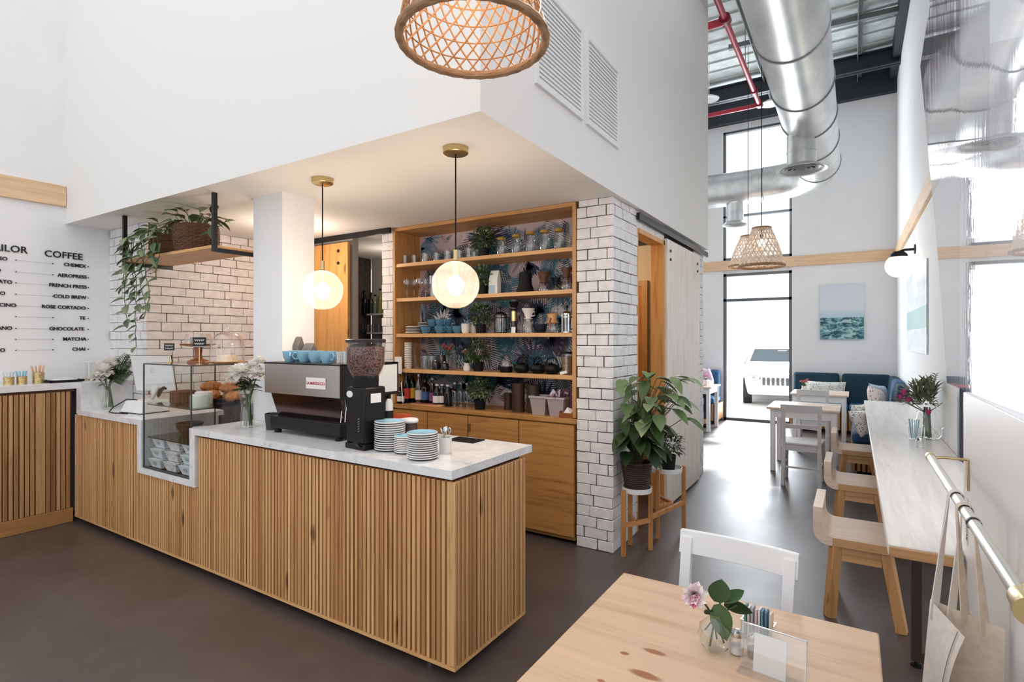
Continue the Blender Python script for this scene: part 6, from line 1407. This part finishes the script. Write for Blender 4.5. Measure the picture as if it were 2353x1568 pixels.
def pillow(label, c, w, h, m, rot):
    g = MB(); n = 10; vs = []; fs = []
    for s in (-1, 1):
        for j in range(n + 1):
            for i in range(n + 1):
                u, v = -1 + 2 * i / n, -1 + 2 * j / n; e = (1 - u ** 4) * (1 - v ** 4)
                vs.append((u * w / 2 * (1 - .06 * (1 - v * v)), s * .075 * e ** .6, v * h / 2 * (1 - .06 * (1 - u * u))))
    K = (n + 1) ** 2
    for j in range(n):
        for i in range(n): a = j * (n + 1) + i; fs += [(a, a + 1, a + n + 2, a + n + 1), (K + a, K + a + n + 1, K + a + n + 2, K + a + 1)]
    o = tag(ob('throw_pillow', g.add(vs, fs), m), label, 'pillow'); o.location = c; o.rotation_euler = rot
pillow('leaf print pillow leaning on the left back cushion', (-.42, 10.68, .65), .62, .36, print_a, (R(-14), 0, 0))
pillow('grey and white pillow standing farthest along the right wall banquette', (.30, 9.25, .69), .44, .44, plain_p, (R(-12), R(8), R(62)))
pillow('floral pillow in the middle of the right wall banquette', (.27, 8.72, .69), .44, .44, print_b, (R(-14), R(12), R(70)))
pillow('leaf print pillow beside the end of the long table', (.13, 7.80, .60), .4, .36, print_a, (R(-26), R(0), R(60)))
pillow('white dotted pillow lowest and nearest on the right wall banquette', (.12, 7.44, .585), .38, .32, dots('dot_print', rgb(232, 230, 228), rgb(60, 62, 70), 44), (R(-30), 0, R(52)))
def far_table(label, x0, x1, y0, y1):
    t = T('dining_table', label, 'table', ((x0 + x1) / 2, (y0 + y1) / 2, 0)); a, c = (x1 - x0) / 2, (y1 - y0) / 2
    ob('tabletop', MB().box(-a, a, -c, c, .725, .75), seat_birch, t, bev=.004)
    ob('apron', MB().box(-a + .04, a - .04, -c + .04, -c + .06, .63, .725).box(-a + .04, a - .04, c - .06, c - .04, .63, .725).box(-a + .04, -a + .06, -c + .06, c - .06, .63, .725).box(a - .06, a - .04, -c + .06, c - .06, .63, .725), white_paint, t, smooth=False)
    for x in (-1, 1):
        for y in (-1, 1): ob('leg', MB().bar((x * (a - .06), y * (c - .06), .725), (x * (a - .06), y * (c - .06), 0), .055), white_paint, t, bev=.004)
far_table('white legged table behind the chair nearest the stools', -.87, -.13, 7.02, 7.78)
far_table('farther white legged table with a small posy, before the back banquette', -.80, -.06, 9.0, 9.75)
far_table('white table left of the back door, by the seated person', -2.78, -1.99, 9.35, 10.1)
gch = chair(grey_paint)
repeat(gch, [((-.465, 6.62, 0), PI, 'pale grey chair with a carved cross rail in front of the far white table'), ((-.47, 8.62, 0), PI, 'pale grey chair with a carved cross rail between the two far tables')], 'pale grey dining chairs')
px = atZ(1857, 893, .75)
posy('small pink posy in a white cup on the farther table', (px[0], 9.2, .75), .045, .1, white_china, petal_red, 6, 50, spread=.05, ph=.06)
posy('small pink posy on the table left of the back door', (-2.16, 9.7, .75), .04, .1, white_china, petal_pink, 6, 60, spread=.05, ph=.06)
# banquette left of the door
t = bench('slatted base of the short banquette left of the back door', -3.9, -2.13, 10.3, YB - .04, 'yr')
cushion('dark blue seat cushion on the short banquette left of the door', (-3.0, 10.62, SB + .06), (1.7, .62, .115), blue_velvet)
cushion('blue back cushion on the short banquette left of the door', (-2.98, 10.88, .71), (1.64, .13, .5), blue_velvet, (R(-6), 0, 0), name='back_cushion')
# pictures and the wall lamp
def sea():
    m, nt, b = mk('sea_print'); tc = nd(nt, 'TexCoord'); sp = nd(nt, 'SeparateXYZ', Vector=tc.outputs['Generated'])
    mp = nd(nt, 'Mapping', Vector=tc.outputs['Generated'], Scale=(3, 1, 8)); n = nd(nt, 'TexNoise', Vector=mp.outputs[0], Scale=2.2, Detail=9, Distortion=1.2)
    wave = ramp(nt, n.outputs[0], [(.38, rgb(30, 66, 78)), (.5, rgb(86, 150, 158)), (.62, rgb(178, 206, 200))])
    n2 = nd(nt, 'TexNoise', Vector=tc.outputs['Generated'], Scale=3, Detail=3)
    ho = nd(nt, 'Math', {'operation': 'MULTIPLY_ADD'}, i0=n2.outputs[0], i1=.03, i2=sp.outputs[2])
    sky = ramp(nt, sp.outputs[2], [(.44, rgb(190, 214, 222)), (.56, rgb(222, 228, 234)), (.95, rgb(216, 222, 230))])
    k = ramp(nt, ho.outputs[0], [(.405, (0, 0, 0, 1)), (.41, (1, 1, 1, 1))])
    mx = nd(nt, 'Mix', {'data_type': 'RGBA'}); nt.links.new(k, mx.inputs[0]); nt.links.new(wave, mx.inputs[6]); nt.links.new(sky, mx.inputs[7])
    setp(nt, b, Base_Color=mx.outputs[2], Roughness=.5); return m
seam = sea()
t = T('wall_picture', 'canvas print of a green sea under pale sky on the back wall', 'picture', (-.178, YB, 2.02))
ob('canvas', MB().box(-.322, .322, -.04, -.002, -.478, .478), seam, t, smooth=False)
a = atX(2087, 665, XR); c = atX(2133, 690, XR)
t = T('wall_picture', 'pale canvas print seen edge on along the right wall below the globe lamp', 'picture', (XR, (a[1] + c[1]) / 2, 1.86))
w = (a[1] - c[1]) / 2
ob('canvas', MB().box(-.014, -.002, -w, w, -.46, .46), mottled('pale_sea_print', rgb(196, 208, 212), rgb(226, 230, 232), 2, .5, 0, 0, 6, (1, 1, 5)), t, smooth=False)
ob('print_band', MB().box(-.0155, -.014, -w, w, -.2, .02), plain('pale_green_print', rgb(150, 190, 186), .5), t, smooth=False)
sp_ = (XR - .16, 7.75, 2.40)
t = T('globe_sconce', 'white glass globe wall lamp with a black arm on the right wall', 'wall lamp', sp_)
ob('globe', MB().ball((0, 0, 0), .135, 30, 18), sconce_glow, t)
ob('cap', MB().lathe([(.001, .17), (.05, .165), (.085, .13), (.09, .1), (.001, .1)], 26), matte_black, t)
ob('arm', MB().tube([(0, 0, .16), (.06, 0, .18), (.158, 0, .18)], .014, 10), matte_black, t)
ob('wall_plate', MB().at((.159, 0, .18), (0, R(90), 0)).cyl((0, 0, 0), .055, -.012, 0, 24), matte_black, t)
bulb_light('sconce_light', (sp_[0] - .02, sp_[1] - .2, sp_[2] - .0), 3, (1, .85, .65), .13)
# ---------------------------------------------------------------- seated person on the short banquette
def skin_body(name, pts, edges, m, parent=None, sub=2, root=0):
    me = bpy.data.meshes.new(name); me.from_pydata([p[:3] for p in pts], edges, []); o = bpy.data.objects.new(name, me); COL.objects.link(o)
    md = o.modifiers.new('skin', 'SKIN'); md.use_smooth_shade = True
    for v, p in zip(me.skin_vertices[0].data, pts): v.radius = (p[3], p[4] if len(p) > 4 else p[3])
    me.skin_vertices[0].data[root].use_root = True
    s = o.modifiers.new('sub', 'SUBSURF'); s.levels = sub; s.render_levels = sub
    bpy.context.view_layer.update()
    nm = bpy.data.meshes.new_from_object(o.evaluated_get(bpy.context.evaluated_depsgraph_get())); bpy.data.objects.remove(o); bpy.data.meshes.remove(me)
    nm.name = name; nm.materials.clear(); nm.materials.append(m); nm.polygons.foreach_set('use_smooth', [True] * len(nm.polygons))
    n = bpy.data.objects.new(name, nm); COL.objects.link(n)
    if parent: n.parent = parent
    return n
skin = plain('skin', rgb(206, 160, 134), .55); skin.node_tree.nodes['Principled BSDF'].inputs['Subsurface Weight'].default_value = .1
t = T('person', 'person with dark hair in a lilac top seated left of the back door', 'person', (-2.46, 10.46, .475), R(14))
B = []; E_ = []
def V(x, y, z, r, r2=None): B.append((x, y, z, r, r2 or r)); return len(B) - 1
def L(*ix): E_.extend(zip(ix, ix[1:]))
pel = V(0, 0, .1, .15, .11); waist = V(0, .02, .26, .12, .095); chest = V(0, .01, .42, .15, .105); nk0 = V(0, .0, .53, .06); nk1 = V(0, -.015, .60, .05); jaw = V(0, -.04, .655, .062, .075); head = V(0, -.025, .735, .075, .09); crown = V(0, -.015, .80, .055, .065)
L(pel, waist, chest, nk0, nk1, jaw, head, crown)
for s in (-1, 1):
    sh = V(s * .17, .0, .475, .055); el = V(s * .23, -.08, .25, .042); wr = V(s * .13, -.30, .31, .028); pm = V(s * .1, -.36, .315, .03, .018); L(chest, sh, el, wr, pm)
    for k, (dx, ln) in enumerate(((-.022, .06), (-.008, .07), (.007, .066), (.02, .052))):
        f1 = V(s * .1 + dx, -.40, .315, .0095); f2 = V(s * .1 + dx * 1.2, -.40 - ln * .55, .308, .0085); f3 = V(s * .1 + dx * 1.2, -.40 - ln, .298, .0075); L(pm, f1, f2, f3)
    t1 = V(s * .1 - s * .03, -.355, .322, .01); t2 = V(s * .1 - s * .045, -.39, .32, .0085); L(pm, t1, t2)
    hp = V(s * .09, -.04, .08, .095); kn = V(s * .12, -.46, .07, .062); an = V(s * .12, -.48, -.37, .04); ft_ = V(s * .12, -.60, -.43, .038, .03); L(pel, hp, kn, an, ft_)
body = skin_body('body', B, E_, skin, t)
def shell(i_list, grow):
    ids = {i: k for k, i in enumerate(i_list)}
    return [(B[i][0], B[i][1], B[i][2], B[i][3] + grow, B[i][4] + grow) for i in i_list], [(ids[a], ids[b]) for a, b in E_ if a in ids and b in ids]
torso = [0, 1, 2, 3] ; arms = []
for k, p in enumerate(B): pass
idx = {}
nper = (len(B) - 8) // 2
for s in range(2):
    o_ = 8 + s * nper; arms += [o_, o_ + 1, o_ + 2]; idx[s] = (o_ + nper - 4, o_ + nper - 3, o_ + nper - 2)
P_, Q_ = shell([0, 1, 2, 3] + arms, .014); skin_body('top', P_, Q_, mottled('lilac_top', rgb(196, 156, 190), rgb(236, 226, 236), 7, .85), t)
P_, Q_ = shell([0] + list(idx[0]) + list(idx[1]), .016); skin_body('trousers', P_, Q_, plain('dark_trousers', rgb(52, 60, 80), .8), t)
hair = plain('dark_hair', rgb(44, 32, 28), .5)
hm = MB()
hm.at((0, .015, .745), (R(12), 0, 0), (.098, .118, .115)).lathe([(max(.001, math.sin(a)), -math.cos(a)) for a in [PI * (.30 + .70 * k / 9) for k in range(10)]], 22, cap=False)
hm.at((0, .075, .66), (R(6), 0, 0), (.09, .055, .14)).ball((0, 0, 0), 1, 18, 10)
ob('hair', hm, hair, t)
fm = MB()
for s in (-1, 1): fm.at((s * .032, -.107, .735)).ball((0, 0, 0), .0095, 12, 8)
ob('eyes', fm, plain('eye_dark', rgb(40, 30, 28), .2), t)
nz = MB().at((0, -.118, .708), (R(-16), 0, 0), (.7, 1, 1.5)).ball((0, 0, 0), .015, 12, 8)
for s in (-1, 1): nz.at((s * .083, -.01, .72), (0, 0, 0), (.5, 1, 1.5)).ball((0, 0, 0), .02, 12, 8)
ob('nose_and_ears', nz, skin, t)
ob('mouth', MB().at((0, -.108, .675), (0, 0, 0), (1.8, .5, .55)).ball((0, 0, 0), .012, 12, 8), plain('lip', rgb(176, 96, 92), .5), t)
for s in (-1, 1): ob('shoe', MB().at((s * .12, -.58, -.445), (0, 0, 0), (.048, .115, .03)).ball((0, 0, 0), 1, 18, 10), matte_black, t)
# ---------------------------------------------------------------- the street beyond the glass
struct('floor_street', MB().box(-16, 16, 11.16, 34, -.12, -.06), mottled('pale_paving', rgb(196, 194, 192), rgb(214, 212, 210), 2, .8), smooth=False)
def car(label, loc, rz, col):
    t = T('car', label, 'car', loc, rz)          # faces -Y
    pr = [(-2.1, .28), (-2.15, .55), (-2.05, .78), (-1.2, .92), (-.55, 1.38), (.75, 1.44), (1.55, 1.0), (2.1, .92), (2.2, .55), (2.15, .28)]
    m = MB(); n = len(pr); W_ = [.74, .8, .83, .84, .64, .64, .82, .82, .82, .78]
    vs = [(-w, y, z) for (y, z), w in zip(pr, W_)] + [(w, y, z) for (y, z), w in zip(pr, W_)]
    m.add(vs, [(i, i + 1, n + i + 1, n + i) for i in range(n - 1)] + [(n - 1, 0, n, 2 * n - 1), (0, 9, 8, 1), (1, 8, 7, 2), (2, 7, 6, 3), (3, 6, 5, 4), (n, n + 1, n + 8, n + 9), (n + 1, n + 2, n + 7, n + 8), (n + 2, n + 3, n + 6, n + 7), (n + 3, n + 4, n + 5, n + 6)])
    ob('body', m, col, t, bev=.05)
    gl = plain('car_glass', rgb(70, 80, 88), .08)
    ob('windscreen', MB().add([(-.74, -1.12, .97), (.74, -1.12, .97), (.60, -.62, 1.35), (-.60, -.62, 1.35)], [(0, 1, 2, 3)]).add([(-.74, -1.13, .965), (.74, -1.13, .965), (.60, -.63, 1.345), (-.60, -.63, 1.345)], [(0, 3, 2, 1)]), gl, t, smooth=False)
    for s in (-1, 1): ob('side_window', MB().add([(s * .835, -1.0, .97), (s * .825, 1.2, 1.0), (s * .655, .7, 1.38), (s * .655, -.5, 1.34), (s * .82, -1.0, .97), (s * .81, 1.2, 1.0), (s * .64, .7, 1.38), (s * .64, -.5, 1.34)], [(0, 1, 2, 3), (4, 7, 6, 5), (0, 4, 5, 1), (1, 5, 6, 2), (2, 6, 7, 3), (3, 7, 4, 0)]), gl, t, smooth=False)
    g = MB()
    for i in range(9): g.box(-.4 + .1 * i - .03, -.4 + .1 * i + .03, -2.17, -2.12, .52, .70)
    ob('grille', g, plain('grille_dark', rgb(60, 62, 66), .4), t, smooth=False)
    for s in (-1, 1):
        ob('headlight', MB().at((s * .62, -2.08, .68), (0, 0, 0), (.17, .06, .08)).ball((0, 0, 0), 1, 16, 10), chrome, t)
        ob('mirror', MB().at((s * .93, -.85, 1.0), (0, 0, 0), (.1, .06, .07)).ball((0, 0, 0), 1, 14, 8), col, t)
        for y in (-1.32, 1.3):
            wh = ob('wheel', MB().at((s * .76, y, .32), (0, R(90), 0)).lathe([(.2, -.1), (.31, -.1), (.32, -.07), (.32, .07), (.31, .1), (.2, .1)], 26), matte_black, t)
            ob('hub', MB().at((s * .76, y, .32), (0, R(90), 0)).lathe([(.001, -.09), (.2, -.095), (.2, .095), (.001, .09)], 20), chrome, wh)
    return t
car('white car parked nose in just outside the back door', (-1.7, 16.2, -.06), R(8), plain('white_car_paint', rgb(238, 238, 240), .2))
car('pale car parked outside to the left of the back door', (-5.0, 16.6, -.06), R(6), plain('pale_car_paint', rgb(214, 218, 222), .2, .2))
